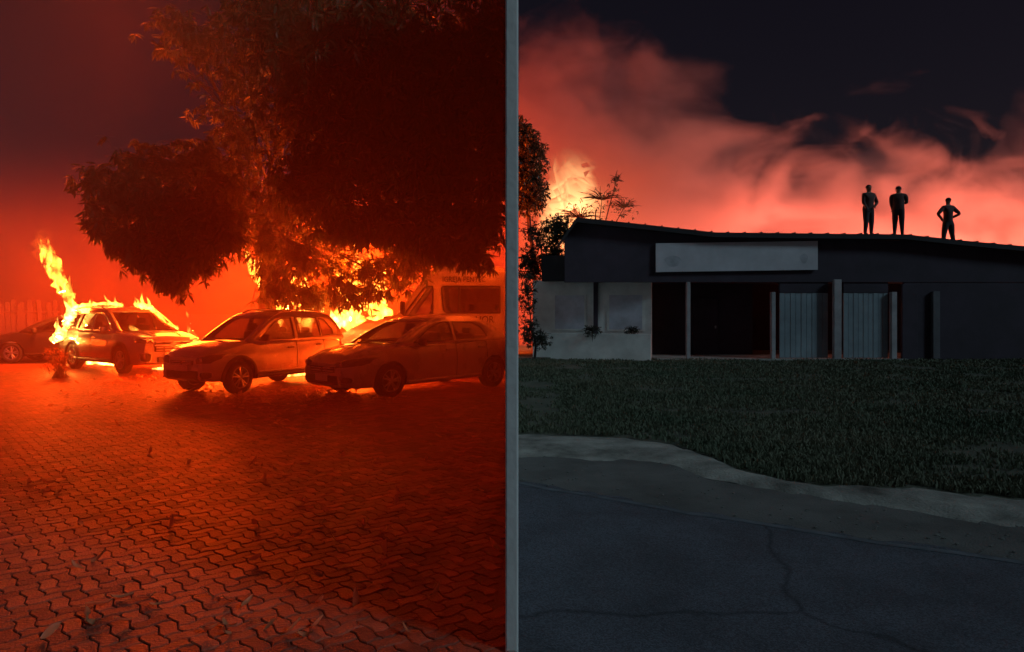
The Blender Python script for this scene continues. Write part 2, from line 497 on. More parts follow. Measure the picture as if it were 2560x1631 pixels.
# roadside: asphalt, dusty shoulder, broken kerb strip, lawn
up_px = [(1290, 1082), (1500, 1086), (1650, 1100), (1755, 1128), (1836, 1166), (1934, 1190), (2088, 1208), (2300, 1216), (2530, 1240), (2900, 1284), (3600, 1370)]
lo_px = [(1290, 1139), (1500, 1144), (1690, 1158), (1790, 1198), (1934, 1220), (2080, 1240), (2300, 1276), (2530, 1302), (2900, 1348), (3600, 1440)]
ed_px = [(1290, 1193), (1377, 1209), (1700, 1262), (2100, 1322), (2526, 1384), (3200, 1480)]
def gpts(px, z=0.0, fix_left=True, jitter=0.0):
    P = []
    for i in range(len(px) - 1):
        for k in range(6):
            t = k / 6; q = gnd(lerp(px[i][0], px[i + 1][0], t), lerp(px[i][1], px[i + 1][1], t), z)
            P.append(q)
    P.append(gnd(*px[-1], z))
    out = []
    for i, q in enumerate(P):
        j = jitter * (noise.noise((q.x * 2.1, q.y * 2.1, 9.0)) + 0.6 * noise.noise((q.x * 7, q.y * 7, 2.0)))
        out.append(Vector((max(q.x, .022), q.y + (0 if i == 0 and fix_left else j), z)))
    out[0].x = .022
    return out
up = gpts(up_px, jitter=0.22); lo = gpts(lo_px, jitter=0.26); ae = gpts(ed_px, jitter=0.05)
far_r = Vector((40, up[-1].y - 12, 0))
road = sheet('road', [(.022, -8)] + [(60, -8), (60, 14), (.022, 14)], -0.040, M['asphalt'])
def strip_obj(name, A_, B_, zs, bump, material, fr=3.0):
    n = 70; mb = MB(); k = len(zs)
    f = lambda L, i: L[int(i / (n - 1) * (len(L) - 1))].lerp(L[min(len(L) - 1, int(i / (n - 1) * (len(L) - 1)) + 1)], (i / (n - 1) * (len(L) - 1)) % 1)
    for i in range(n):
        a, b = f(A_, i), f(B_, i)
        for r_ in range(k):
            p = a.lerp(b, r_ / (k - 1)); mb.v.append((p.x, p.y, zs[r_] + bump * noise.noise((p.x * fr, p.y * fr * 1.5, 1.0))))
    for i in range(n - 1):
        for r_ in range(k - 1):
            a = i * k + r_; mb.f.append((a, a + 1, a + k + 1, a + k)); mb.mi.append(0)
    return mb.build(name, material, smooth=180)
lo_far = [Vector((q.x, q.y + .25, 0)) for q in lo]
shoulder = tag(strip_obj('road_shoulder', lo_far, ae, [-.036, -.030, -.030, -.032, -.034, -.037, -.0405], .003, M['shoulder']), kind='structure')
kerb = tag(strip_obj('kerb', up, lo, [-.03, .0, .012, .012, .008, -.01, -.034], .016, M['verge'], 6.0), 'pale broken concrete kerb strip between lawn and road', None, kind='structure')
M['worn_line'] = mat('worn_edge_line', (0.10, 0.115, 0.135), .85, var=.35, scale=5)
el = strip_obj('edge_line', [Vector((q.x, q.y - .02, 0)) for q in ae], [Vector((q.x, q.y - .11, 0)) for q in ae], [-.037, -.0365, -.037], 0, M['worn_line']); el.parent = road
lawn = sheet('lawn', [(p.x, p.y - 0.10) for p in up] + [(60, 4), (60, 70), (WX1, 70)], -0.016, M['soil'])
# loose stones on the shoulder
def inside_lawn(x, y):
    return y > pl([p.x for p in up], [p.y for p in up], x) - 0.03 + 0.12 * noise.noise((x * 3, y * 3, 4.0))
GB_v = []; GB_f = []
cnt = 0
while cnt < 80000:
    Y = 5.5 + 19.0 * rng.random() ** 1.5
    x = WX1 + 0.05 + rng.random() * (0.74 * Y)
    if not inside_lawn(x, Y): continue
    tuft = noise.noise((x * 0.9, Y * 0.9, 5.0)) + 0.5 * noise.noise((x * 3, Y * 3, 1.0))
    if tuft < -0.55 + 0.5 * rng.random(): continue
    h = (0.02 + 0.045 * rng.random() ** 2) * (1.0 + 0.7 * max(0, tuft)); a = rng.random() * 6.28; lx, ly = (rng.random() - .5) * h * 1.2, (rng.random() - .5) * h * 1.2
    w = 0.006 + 0.004 * rng.random() + 0.0006 * Y; dx, dy = math.cos(a) * w, math.sin(a) * w
    b = len(GB_v)
    GB_v += [(x - dx, Y - dy, -0.008), (x + dx, Y + dy, -0.008), (x + lx * .4 + dx * .6, Y + ly * .4 + dy * .6, h * .6), (x + lx * .4 - dx * .6, Y + ly * .4 - dy * .6, h * .6), (x + lx, Y + ly, h)]
    GB_f += [(b, b + 1, b + 2, b + 3), (b + 3, b + 2, b + 4)]
    cnt += 1
me = bpy.data.meshes.new('grass'); me.from_pydata(GB_v, [], GB_f); me.materials.append(M['grass'])
tag(link_mesh('grass', me), 'dark grass covering the verge in front of the building', 'grass', kind='stuff')

# loose gravel on the shoulder and along the verge
gv = MB(); bm0 = bmesh.new(); bmesh.ops.create_icosphere(bm0, subdivisions=1, radius=1); bm0.verts.index_update()
gvv = [v.co.copy() for v in bm0.verts]; gff = [[v.index for v in f.verts] for f in bm0.faces]; bm0.free()
for i in range(260):
    t = random.random(); k = int(t * (len(ae) - 1)); a, b = lo[int(t * (len(lo) - 1))], ae[k]
    c = a.lerp(b, random.random() ** 1.6 * 1.15 - .15); r_ = random.uniform(.005, .015)
    if c.x < .1: continue
    sx, sy, sz = r_ * random.uniform(.7, 1.4), r_ * random.uniform(.7, 1.4), r_ * random.uniform(.4, .8)
    gv.add([(c.x + v.x * sx, c.y + v.y * sy, -.03 + v.z * sz) for v in gvv], gff)
tag(gv.build('gravel', M['stone']), 'loose gravel scattered on the dusty road shoulder', 'gravel', kind='stuff')

# added wall, seen end-on, that keeps the yard's firelight off the roadside
bw = empty('added_divider_wall', (0, WY0, 0))
tag(bw, 'tall slim pale wall seen end-on, added between paved yard and road to stop firelight', 'wall')
MB().bbox((WX0, 0, -0.25), (WX1, WY1 - WY0, 6.9), 0.008).build('wall_body', M['divider'], bw)
MB().bbox((WX0 - 0.02, -0.02, 6.9), (WX1 + 0.02, WY1 - WY0 + .02, 6.98), 0.01).build('coping', M['kerb'], bw)
# ------------------------------------------------------------------ vehicles
def make_car(name, P):
    """x forward, y left, z up, origin on the ground midway between the axles"""
    root = empty(name)
    W = P['W']; r = P['r']; paint = P['paint']
    st = P['stations']                                    # (x, z bottom, z top, half width factor, shoulder drop)
    X = [s[0] for s in st]
    x0, x1 = X[0], X[-1]
    def S(k, x): return float(np.interp(x, X, [s[k] for s in st]))
    def smoothS(k, x, d=0.05): return (S(k, x - d) + 2 * S(k, x) + S(k, x + d)) / 4
    N = 64
    xs = [x0 + (x1 - x0) * (0.5 - 0.5 * math.cos(math.pi * i / (N - 1))) * 0.35 + (x1 - x0) * (i / (N - 1)) * 0.65 for i in range(N)]
    KY = [0, .55, .90, .955, .985, 1.0, 1.0, .985, .95, .86, .5, 0]
    def sect(x):
        zb = smoothS(1, x); zt = smoothS(2, x); w = W * smoothS(3, x); dr = smoothS(4, x)
        sh = zt - dr; h = sh - zb
        KZ = [zb, zb, zb + .012, zb + .05, zb + .22 * h, zb + .42 * h, zb + .66 * h, zb + .86 * h, sh, lerp(sh, zt, .72), zt, zt + P.get('crown', .025)]
        return [(KY[i] * w, KZ[i]) for i in range(12)]
    def side_y(x, z):
        s = sect(x)[3:9]
        return float(np.interp(z, [q[1] for q in s], [q[0] for q in s]))
    mb = MB(); n = 22
    for x in xs:
        s = sect(x)
        ring = s + [(-y, z) for (y, z) in s[-2:0:-1]]
        mb.v += [(x, y, z) for (y, z) in ring]
    for i in range(N - 1):
        for k in range(n):
            k2 = (k + 1) % n
            mb.f.append((i * n + k, (i + 1) * n + k, (i + 1) * n + k2, i * n + k2)); mb.mi.append(0)
    mb.f.append(tuple(range(n))); mb.mi.append(0)
    mb.f.append(tuple((N - 1) * n + k for k in range(n))[::-1]); mb.mi.append(0)
    body = mb.build('body', [paint, M['well'], M['interior']], root)
    bm = bmesh.new(); bm.from_mesh(body.data); bmesh.ops.recalc_face_normals(bm, faces=bm.faces); bm.to_mesh(body.data); bm.free()
    Rr = r + P.get('gap', .055)
    axf, axr = P['wb'] / 2, -P['wb'] / 2
    cut = MB()
    for ax in (axf, axr):
        for s in (1, -1):
            cut.lathe_y([(s * (W - .34), 0.0001), (s * (W - .34), Rr), (s * (W + .2), Rr), (s * (W + .2), 0.0001)], 40, (ax, 0, r))
    cob = cut.build('cutter', M['well'])
    bm = bmesh.new(); bm.from_mesh(cob.data); bmesh.ops.remove_doubles(bm, verts=bm.verts, dist=.001); bmesh.ops.recalc_face_normals(bm, faces=bm.faces); bm.to_mesh(cob.data); bm.free()
    bo = body.modifiers.new('arches', 'BOOLEAN'); bo.operation = 'DIFFERENCE'; bo.object = cob; bo.solver = 'EXACT'
    me = evaluated(body); body.modifiers.clear(); body.data = me
    bpy.data.objects.remove(cob)
    while len(me.materials) > 3: me.materials.pop()
    belt0, belt1 = P['cabin']
    for p in me.polygons:
        c = p.center; p.material_index = 0
        for ax in (axf, axr):
            if math.hypot(c.x - ax, c.z - r) < Rr + .004 and abs(c.y) > W - .4 and abs(c.y) < W * 1.0 and abs(p.normal.y) < .75: p.material_index = 1
            if math.hypot(c.x - ax, c.z - r) < Rr + .004 and abs(abs(c.y) - (W - .34)) < .01: p.material_index = 1
        if p.normal.z > .8 and belt0 < c.x < belt1 and c.z > r * 2: p.material_index = 2
    me.polygons.foreach_set('use_smooth', [True] * len(me.polygons)); me.set_sharp_from_angle(angle=R(32))
    # greenhouse: outline over the roof, sides leaning in
    zb = P['belt']                                        # (z front, z rear)
    ol = smooth_curve([(q[0], q[1], 0) for q in P['outline']], 40)
    ol = [(q.x, q.y) for q in ol]
    zr = max(q[1] for q in ol); gw0, gw1 = P['gw']
    def beltz(x): return float(np.interp(x, [P['outline'][-1][0], P['outline'][0][0]], [zb[1], zb[0]]))
    def hw(x, z):
        t = max(0, min(1.0, (z - beltz(x)) / (zr - beltz(x))))
        base = gw0 * float(np.interp(x, [x0, P['outline'][-1][0], .0, P['outline'][0][0], x1], [.9, .955, 1, .96, .9]))
        return lerp(base, gw1, t ** 1.25)
    seg = []
    for i, (x, z) in enumerate(ol):
        seg.append(0 if x > P['ws_top'] else (2 if x < P['rw_top'] else 1))
    NV = 12; vs_ = [-1, -.93, -.86, -.6, -.4, -.2, 0, .2, .4, .6, .86, .93, 1]
    grid = []
    for i, (x, z) in enumerate(ol):
        w = hw(x, z); bow = P.get('bow', .10) if seg[i] == 0 else (-.05 if seg[i] == 2 else 0.0)
        t = 1.0
        grid.append([(x + bow * (1 - v * v), v * w, z + P.get('rcrown', .035) * (1 - v ** 2) * (1 if seg[i] == 1 else .6)) for v in vs_])
    def strip(rows, cols, nm, material, th=.0):
        m_ = MB(); idx = {}
        for a in rows:
            for b in cols:
                idx[(a, b)] = len(m_.v); m_.v.append(grid[a][b])
        for a in rows[:-1]:
            for b in cols[:-1]:
                m_.f.append((idx[(a, b)], idx[(a, b + 1)], idx[(a + 1, b + 1)], idx[(a + 1, b)])); m_.mi.append(0)
        return m_
    i_ws = max(i for i in range(40) if seg[i] == 0) + 1
    i_rw = min(i for i in range(40) if seg[i] == 2) - 1
    shell = MB()
    for part in (strip(range(i_ws - 1, i_rw + 2), range(13), '', None), strip(range(0, i_ws), (0, 1, 2), '', None), strip(range(0, i_ws), (10, 11, 12), '', None),
                 strip(range(i_rw + 1, 40), (0, 1, 2), '', None), strip(range(i_rw + 1, 40), (10, 11, 12), '', None)):
        shell.add(part.v, part.f)
    # side frames with window openings
    wins = P['windows']                                   # each a polygon of (x, z)
    top = [(x, z) for (x, z) in ol]
    bot = [(x, beltz(x) - .05) for x in np.linspace(ol[-1][0], ol[0][0], 14)]
    outer = top + bot
    def dense(poly, step=.08):
        o_ = []
        for i in range(len(poly)):
            a, b = poly[i], poly[(i + 1) % len(poly)]
            k = max(1, int(math.hypot(a[0] - b[0], a[1] - b[1]) / step))
            for j in range(k): o_.append((lerp(a[0], b[0], j / k), lerp(a[1], b[1], j / k)))
        return o_
    polys = [outer] + [dense(w_) for w_ in wins]
    flat = [q for p_ in polys for q in p_]
    tris = tessellate_polygon([[Vector((q[0], q[1], 0)) for q in p_] for p_ in polys])
    for s in (1, -1):
        shell.add([(q[0], s * hw(q[0], q[1]), q[1]) for q in flat], [t if s > 0 else t[::-1] for t in tris])
    rf = shell.build('roof', paint, root, smooth=35)
    so = rf.modifiers.new('thickness', 'SOLIDIFY'); so.thickness = .028; so.offset = 0.0
    wsm = strip(range(0, i_ws), range(2, 11), '', None)
    wsm.build('windshield', P.get('wglass', M['glass']), root, smooth=180)
    strip(range(i_rw + 1, 40), range(2, 11), '', None).build('rear_window', P.get('rglass', M['glass']), root, smooth=180)
    for w_ in wins:
        d = dense(w_, .12)
        tr = tessellate_polygon([[Vector((q[0], q[1], 0)) for q in d]])
        for s in (1, -1):
            m_ = MB(); m_.add([(q[0], s * (hw(q[0], q[1]) - .006), q[1]) for q in d], tr)
            m_.build('side_window', P.get('sglass', M['glass']), root)
            e = MB(); e.tube([(q[0], s * (hw(q[0], q[1]) + .014), q[1]) for q in d] + [(d[0][0], s * (hw(*d[0]) + .014), d[0][1])], .009, 5)
            e.build('window_seal', P.get('seal', M['plastic']), root)
    # doors: panels a few millimetres proud, each with its handle
    for (xa, xb, lean) in P['doors']:
        for s in (1, -1):
            m_ = MB(); nx, nz = 12, 8
            for i in range(nx + 1):
                for j in range(nz + 1):
                    t = j / nz
                    xm = lerp(xa + .012, xb - .012, i / nx) + lean * t
                    zlo = S(1, xm) + .10; zhi = beltz(xm) - .045
                    z = lerp(zlo, zhi, t)
                    ed = .0 if (0 < i < nx and 0 < j < nz) else -.008
                    m_.v.append((xm, s * (side_y(xm, z) + .005 + ed), z))
            for i in range(nx):
                for j in range(nz):
                    a = i * (nz + 1) + j; q = (a, a + nz + 1, a + nz + 2, a + 1)
                    m_.f.append(q if s < 0 else q[::-1]); m_.mi.append(0)
            # leave the wheel arches free
            keep = [f for f in m_.f if all(math.hypot(sum(m_.v[i][0] for i in f) / 4 - ax, sum(m_.v[i][2] for i in f) / 4 - r) > Rr + .06 for ax in (axf, axr))]
            m_.f = keep; m_.mi = [0] * len(keep)
            d = m_.build('door', paint, root, smooth=30)
            hx = xa + .13; hz_ = beltz(hx) - .14
            MB().bbox((hx - .02, s * (side_y(hx, hz_) + .004) - .014, hz_ - .016), (hx + .16, s * (side_y(hx, hz_) + .004) + .026 * s + .002, hz_ + .016), .006).build('handle', P.get('handle', paint), d)
            gl = []
            for t in np.linspace(0, 1, 9):
                xm = xa + lean * t; z = lerp(S(1, xm) + .08, beltz(xm) - .03, t)
                if all(math.hypot(xm - ax, z - r) > Rr + .02 for ax in (axf, axr)): gl.append((xm, s * (side_y(xm, z) + .001), z))
            if len(gl) > 1: MB().tube(gl, .0065, 4).build('door_gap', M['well'], d)
    # interior
    for sy in (-.36, .36):
        sx = P['seat_x']; zt = beltz(sx)
        b = MB(); b.bbox((sx - .12, sy - .23, zt - .25), (sx + .02, sy + .23, zt + .20), .05); b.bbox((sx - .11, sy - .13, zt + .22), (sx - .02, sy + .13, zt + .38), .035)
        b.build('seat', M['interior'], root, smooth=40)
    rx = P['seat_x'] - .95
    b = MB(); b.bbox((rx - .12, -.6, zt - .25), (rx + .02, .6, zt + .16), .05)
    for sy in (-.38, .38): b.bbox((rx - .10, sy - .12, zt + .15), (rx - .02, sy + .12, zt + .28), .03)
    b.build('rear_seat', M['interior'], root, smooth=40)
    cx_ = P['outline'][0][0]
    MB().bbox((cx_ - .55, -.62 * W / .8, beltz(cx_) - .12), (cx_ - .16, .62 * W / .8, beltz(cx_) + .03), .04).build('dashboard', M['interior'], root, smooth=40)
    sw = MB(); sc = Vector((cx_ - .62, .36, beltz(cx_) + .04)); pts = []
    for k in range(17):
        a = 2 * math.pi * k / 16; pts.append(sc + Vector((.05 * math.sin(a), .17 * math.cos(a), .17 * math.sin(a))))
    sw.tube(pts, .014, 6, cap=False); sw.build('steering_wheel', M['interior'], root, smooth=60)
    # wheels
    for ax in (axf, axr):
        for s in (1, -1):
            wl = empty('wheel', (ax, s * (W - .115), r), 0, 1, root)
            tw = .105
            MB().lathe_y([(-tw * .8, r * .64), (-tw, r * .72), (-tw, r * .9), (-tw * .8, r * .985), (-tw * .4, r), (tw * .4, r), (tw * .8, r * .985), (tw, r * .9), (tw, r * .72), (tw * .8, r * .64)], 40).build('tyre', M['tyre'], wl, smooth=40)
            rim = MB()
            rim.lathe_y([(s * .085, r * .66), (s * .10, r * .655), (s * .10, r * .615), (s * .06, r * .60), (-s * .08, r * .60), (-s * .085, r * .66)], 40)
            for k in range(5):
                for dd in (-.16, .16):
                    a = 2 * math.pi * k / 5 + P.get('rim_turn', .3)
                    p0 = Vector((math.cos(a + dd * .6) * r * .10, s * .082, math.sin(a + dd * .6) * r * .10)); p1 = Vector((math.cos(a + dd * 1.25) * r * .62, s * .088, math.sin(a + dd * 1.25) * r * .62))
                    rim.tube([p0, p0.lerp(p1, .5) + Vector((0, s * .006, 0)), p1], [.022, .018, .017], 6)
            rim.lathe_y([(s * .06, .0005), (s * .098, .0005), (s * .10, r * .12), (s * .08, r * .16), (s * .06, r * .16)], 20)
            rim.build('rim', M['rim'], wl, smooth=40)
            MB().lathe_y([(s * .02, .0005), (s * .022, r * .6), (s * .012, r * .6), (s * .01, .0005)], 28).build('brake_disc', M['rim_dark'], wl, smooth=40)
            if P.get('cladding'):
                ring = MB(); k = 28
                for j in range(k + 1):
                    a = lerp(R(-22), R(202), j / k)
                    for rr, yy in ((Rr - .012, -.03), (Rr - .012, .012), (Rr + .03, .022), (Rr + .062, .012), (Rr + .066, -.03)):
                        xx = ax + rr * math.cos(a); zz = max(r + rr * math.sin(a), S(1, xx) + .01)
                        ring.v.append((xx, s * (side_y(xx, min(zz, P['belt'][0] - .1)) + yy), zz))
                for j in range(k):
                    for q in range(4):
                        a = j * 5 + q; f_ = (a, a + 5, a + 6, a + 1); ring.f.append(f_ if s > 0 else f_[::-1]); ring.mi.append(0)
                ring.build('arch_cladding', M['plastic'], root, smooth=40)
    # sills, mirrors, rails
    for s in (1, -1):
        pts = [(x, s * (side_y(x, S(1, x) + .10) + (.012 if P.get('cladding') else .002)), S(1, x) + .075) for x in np.linspace(axr + Rr + .03, axf - Rr - .03, 10)]
        MB().tube(pts, .05 if P.get('cladding') else .03, 8).build('sill', M['plastic'] if P.get('cladding') else paint, root, smooth=60)
        if P.get('strip'):
            pts = [(x, s * (side_y(x, S(1, x) + .16) + .010), S(1, x) + .155) for x in np.linspace(axr + Rr + .08, axf - Rr - .08, 10)]
            MB().tube(pts, .016, 6).build('sill_strip', M['rim'], root, smooth=60)
        mx, mz = P['mirror']; my = hw(mx, mz) + .02
        mm = MB(); mm.tube([(mx, s * (my - .03), mz - .02), (mx + .01, s * (my + .06), mz - .01)], .018, 6)
        mm.bbox((mx - .05, s * (my + .05) - (0 if s > 0 else .15), mz - .065), (mx + .06, s * (my + .05) + (.15 if s > 0 else 0), mz + .08), .03)
        mm.build('door_mirror', P.get('mirror_mat', M['plastic']), root, smooth=50)
        if P.get('rails'):
            ra, rb = P['rails']; pts = []
            for t in np.linspace(0, 1, 9):
                x = lerp(ra, rb, t); z = float(np.interp(-x, [-q[0] for q in ol], [q[1] for q in ol]))
                pts.append((x, s * (hw(x, z) - .05), z + (.055 if 0 < t < 1 else .015)))
            MB().tube(pts, .016, 6).build('roof_rail', P.get('rail_mat', M['plastic']), root, smooth=60)
    P['front'](root, P, dict(S=S, side_y=side_y, W=W, beltz=beltz, hw=hw))
    # tail lamps and rear plate
    for s in (1, -1):
        t = P['tail']; m_ = MB(); nx, nz = 5, 5
        for i in range(nx + 1):
            for j in range(nz + 1):
                x = lerp(t[0], t[1], i / nx); z = lerp(t[2], t[3], j / nz)
                m_.v.append((x, s * (side_y(x, z) + .008), z))
        for i in range(nx):
            for j in range(nz):
                a = i * (nz + 1) + j; q = (a, a + nz + 1, a + nz + 2, a + 1); m_.f.append(q if s < 0 else q[::-1]); m_.mi.append(0)
        m_.build('tail_lamp', M['tail_red'], root, smooth=60)
    MB().bbox((x0 - .012, -.2, .62), (x0 + .01, .2, .74), .004).build('rear_plate', M['plate'], root)
    MB().tube([(x0 + .5, -.4, .22), (x0 + .04, -.4, .22)], .03, 8).build('exhaust', M['rim_dark'], root, smooth=60)
    return root

def wrap_patch(D, pts_xz, out=.006, nx=8, nz=4):
    """lamp or grille that wraps the nose: (x, z) corners on the body side"""
    pass

def front_common(root, P, D, lamp, grille, lower, plate_z, fog=None):
    """lamp: (y0, y1, z0, z1) on the nose, wrapping back; all laid on the nose surface"""
    S, W = D['S'], D['W']
    st = P['stations']
    def nose_x(y, z):
        """front-most x of the body at lateral y, height z"""
        x = st[-1][0]
        while x > st[-1][0] - 1.2:
            zb = S(1, x); zt = S(2, x); w = W * S(3, x) * (0.985 if z < zt - S(4, x) else .93)
            if zb <= z <= zt and abs(y) <= w: return x
            x -= .01
        return x
    def patch(nm, y0, y1, z0, z1, material, out=.012, ny=12, nz=5, slant=0.0, parent=root, zin=0.0):
        m_ = MB()
        for i in range(ny + 1):
            y = lerp(y0, y1, i / ny)
            for j in range(nz + 1):
                z = lerp(z0 + zin * i / ny, z1 + slant * i / ny, j / nz)
                m_.v.append((nose_x(y, z) + out, y * 1.004, z))
        for i in range(ny):
            for j in range(nz):
                a = i * (nz + 1) + j; q = (a, a + nz + 1, a + nz + 2, a + 1); m_.f.append(q if y1 > y0 else q[::-1]); m_.mi.append(0)
        o = m_.build(nm, material, parent, smooth=60)
        so = o.modifiers.new('t', 'SOLIDIFY'); so.thickness = .012; so.offset = -1
        return o
    for s in (1, -1):
        y0, y1, z0, z1, sl = lamp
        h = patch('headlight', s * y0, s * y1, z0, z1, M['lamp_glass'], slant=sl, zin=sl * .5)
        lx = nose_x(s * lerp(y0, y1, .4), (z0 + z1) / 2)
        MB().lathe_y([(0, .001), (.012, .03), (0, .045)], 14).build('lamp_lens', M['chrome'], h)
        h.children[0].location = (lx + .016, s * lerp(y0, y1, .4), (z0 + z1) / 2 + sl * .3); h.children[0].rotation_euler = (0, 0, R(-90))
        if fog:
            patch('fog_lamp_bezel', s * fog[0], s * fog[1], fog[2], fog[3], M['plastic'])
            cy_, cz_ = (fog[0] + fog[1]) / 2, (fog[2] + fog[3]) / 2; pts = []
            for k in range(21):
                a = 2 * math.pi * k / 20; yy = s * (cy_ + (fog[1] - fog[0]) * .56 * math.copysign(abs(math.cos(a)) ** .6, math.cos(a))); zz = cz_ + (fog[3] - fog[2]) * .58 * math.copysign(abs(math.sin(a)) ** .6, math.sin(a))
                pts.append((nose_x(yy, zz) + .014, yy, zz))
            MB().tube(pts, .011, 6, cap=False).build('fog_lamp_ring', M['rim'], root, smooth=60)
    g = patch('grille', -grille[0], grille[0], grille[1], grille[2], M['plastic'], ny=16)
    for k in range(grille[3]):
        z = lerp(grille[1], grille[2], (k + .5) / grille[3])
        nb_ = grille[4]
        for j in range(nb_):
            ya, yb = lerp(-grille[0], grille[0], (j + .1) / nb_), lerp(-grille[0], grille[0], (j + .9) / nb_)
            MB().tube([(nose_x(y, z) + .018, y, z) for y in np.linspace(ya, yb, 4)], .011, 5).build('grille_bar', M['painted_chrome_shine'], g, smooth=60)
    lo_ = patch('lower_intake', -lower[0], lower[0], lower[1], lower[2], M['plastic'], ny=16)
    px_ = nose_x(0, plate_z) + .03
    pt = MB().bbox((px_ - .006, -.2, plate_z - .065), (px_ + .006, .2, plate_z + .065), .004).build('front_plate', M['plate'], root)
    return nose_x, patch
def front_suv(root, P, D):
    nx, patch = front_common(root, P, D, (.50, .86, .80, .90, .03), (.47, .58, .86, 4, 4), (.40, .30, .44), .50, fog=(.58, .80, .34, .54))
    MB().tube([(nx(y, .735) + .026, y, .735 + .02 * abs(y)) for y in np.linspace(-.5, .5, 11)], .018, 6).build('chrome_bar', M['painted_chrome_shine'], root, smooth=60)
    # oval emblem in the middle of the grille
    e = MB(); pts = [(nx(0, .74) + .045, .085 * math.cos(2 * math.pi * k / 20), .745 + .05 * math.sin(2 * math.pi * k / 20)) for k in range(21)]
    e.tube(pts, .010, 6, cap=False)
    X_ = nx(0, .74) + .045
    e.tube([(X_, -.05, .715), (X_, 0, .775), (X_, .05, .715)], .010, 6)
    e.build('emblem', M['painted_chrome_shine'], root, smooth=60)
    # no readable characters in the photo: a few dark strokes stand where the plate number is
    for k in range(7):
        y = -.15 + k * .05
        MB().box((nx(0, .5) + .037, y - .014, .465), (nx(0, .5) + .040, y + .012, .535)).build('plate_character', M['plate_ink'], root)
    for s in (1, -1):   # hood creases
        MB().tube([(x, s * (.30 + .22 * (x - 1.0) / 1.2 * -1 + .25), D['S'](2, x) + .018) for x in np.linspace(1.15, 2.05, 8)], .012, 6).build('hood_crease', M['paint_suv'], root, smooth=60)
def front_hatch(root, P, D):
    front_common(root, P, D, (.42, .80, .64, .78, .05), (.34, .62, .70, 2, 2), (.48, .32, .50), .56, fog=(.56, .72, .36, .48))
def front_sedan(root, P, D):
    front_common(root, P, D, (.40, .86, .58, .68, .10), (.40, .50, .60, 2, 2), (.50, .28, .44), .40, fog=(.58, .74, .32, .42))

SUV = dict(W=.93, r=.36, wb=2.71, paint=M['paint_suv'], crown=.02,
    stations=[(-2.43, .55, 1.0, .80, .05), (-2.38, .42, 1.06, .90, .05), (-2.2, .32, 1.10, .97, .05), (-1.8, .25, 1.12, 1, .05), (-1.0, .23, 1.09, 1, .05), (.85, .23, 1.05, 1, .05),
              (1.02, .23, 1.10, .995, .05), (1.3, .23, 1.08, .99, .055), (1.8, .23, 1.02, .975, .065), (2.08, .23, .96, .93, .065), (2.2, .25, .90, .87, .05), (2.27, .30, .84, .77, .04)],
    cabin=(-2.0, 1.0), belt=(1.04, 1.10), gw=(.885, .66),
    outline=[(1.06, 1.09), (.66, 1.36), (.22, 1.61), (-.2, 1.69), (-.9, 1.715), (-1.6, 1.66), (-2.0, 1.53), (-2.2, 1.35), (-2.36, 1.08)], ws_top=.26, rw_top=-1.98,
    windows=[[(.74, 1.12), (.30, 1.46), (-.02, 1.565), (-.2, 1.57), (-.2, 1.11)], [(-.29, 1.11), (-.29, 1.575), (-1.0, 1.57), (-1.12, 1.14)], [(-1.21, 1.15), (-1.09, 1.565), (-1.5, 1.51), (-1.86, 1.27)]],
    doors=[(-.25, .82, 0), (-1.22, -.27, .02)], seat_x=.0, mirror=(.62, 1.13), rails=(.0, -1.7), rail_mat=M['chrome'], seal=M['chrome'], handle=M['chrome'], cladding=True, tail=(-2.40, -2.05, .88, 1.04), front=front_suv, rim_turn=.1, mirror_mat=M['paint_suv'])
HATCH = dict(W=.83, r=.335, wb=2.47, paint=M['paint_hatch'], crown=.02,
    stations=[(-2.01, .5, .97, .80, .05), (-1.96, .38, 1.02, .90, .05), (-1.8, .32, 1.05, .97, .05), (-1.3, .28, 1.06, 1, .05), (.65, .27, 1.0, 1, .05), (.93, .27, 1.07, .995, .05),
              (1.25, .27, 1.04, .985, .06), (1.65, .27, .95, .95, .07), (1.87, .28, .87, .89, .07), (1.97, .30, .80, .81, .05), (2.03, .35, .74, .70, .04)],
    cabin=(-1.7, .85), belt=(1.0, 1.09), gw=(.79, .60), rcrown=.03,
    outline=[(.98, 1.06), (.55, 1.35), (.13, 1.585), (-.2, 1.65), (-.8, 1.665), (-1.35, 1.63), (-1.65, 1.53), (-1.86, 1.28), (-1.98, 1.04)], ws_top=.2, rw_top=-1.6,
    windows=[[(.72, 1.07), (.22, 1.43), (-.02, 1.525), (-.30, 1.54), (-.30, 1.085)], [(-.43, 1.09), (-.43, 1.545), (-1.12, 1.53), (-1.17, 1.12)], [(-1.22, 1.125), (-1.18, 1.525), (-1.38, 1.48), (-1.58, 1.27), (-1.60, 1.15)]],
    doors=[(-.36, .80, 0), (-1.26, -.38, .02)], seat_x=-.05, mirror=(.62, 1.12), rails=(.0, -1.45), rail_mat=M['chrome'], handle=M['plastic'], cladding=True, strip=True, tail=(-1.98, -1.80, .80, 1.12), front=front_hatch, rim_turn=.35, rim_twin=True)
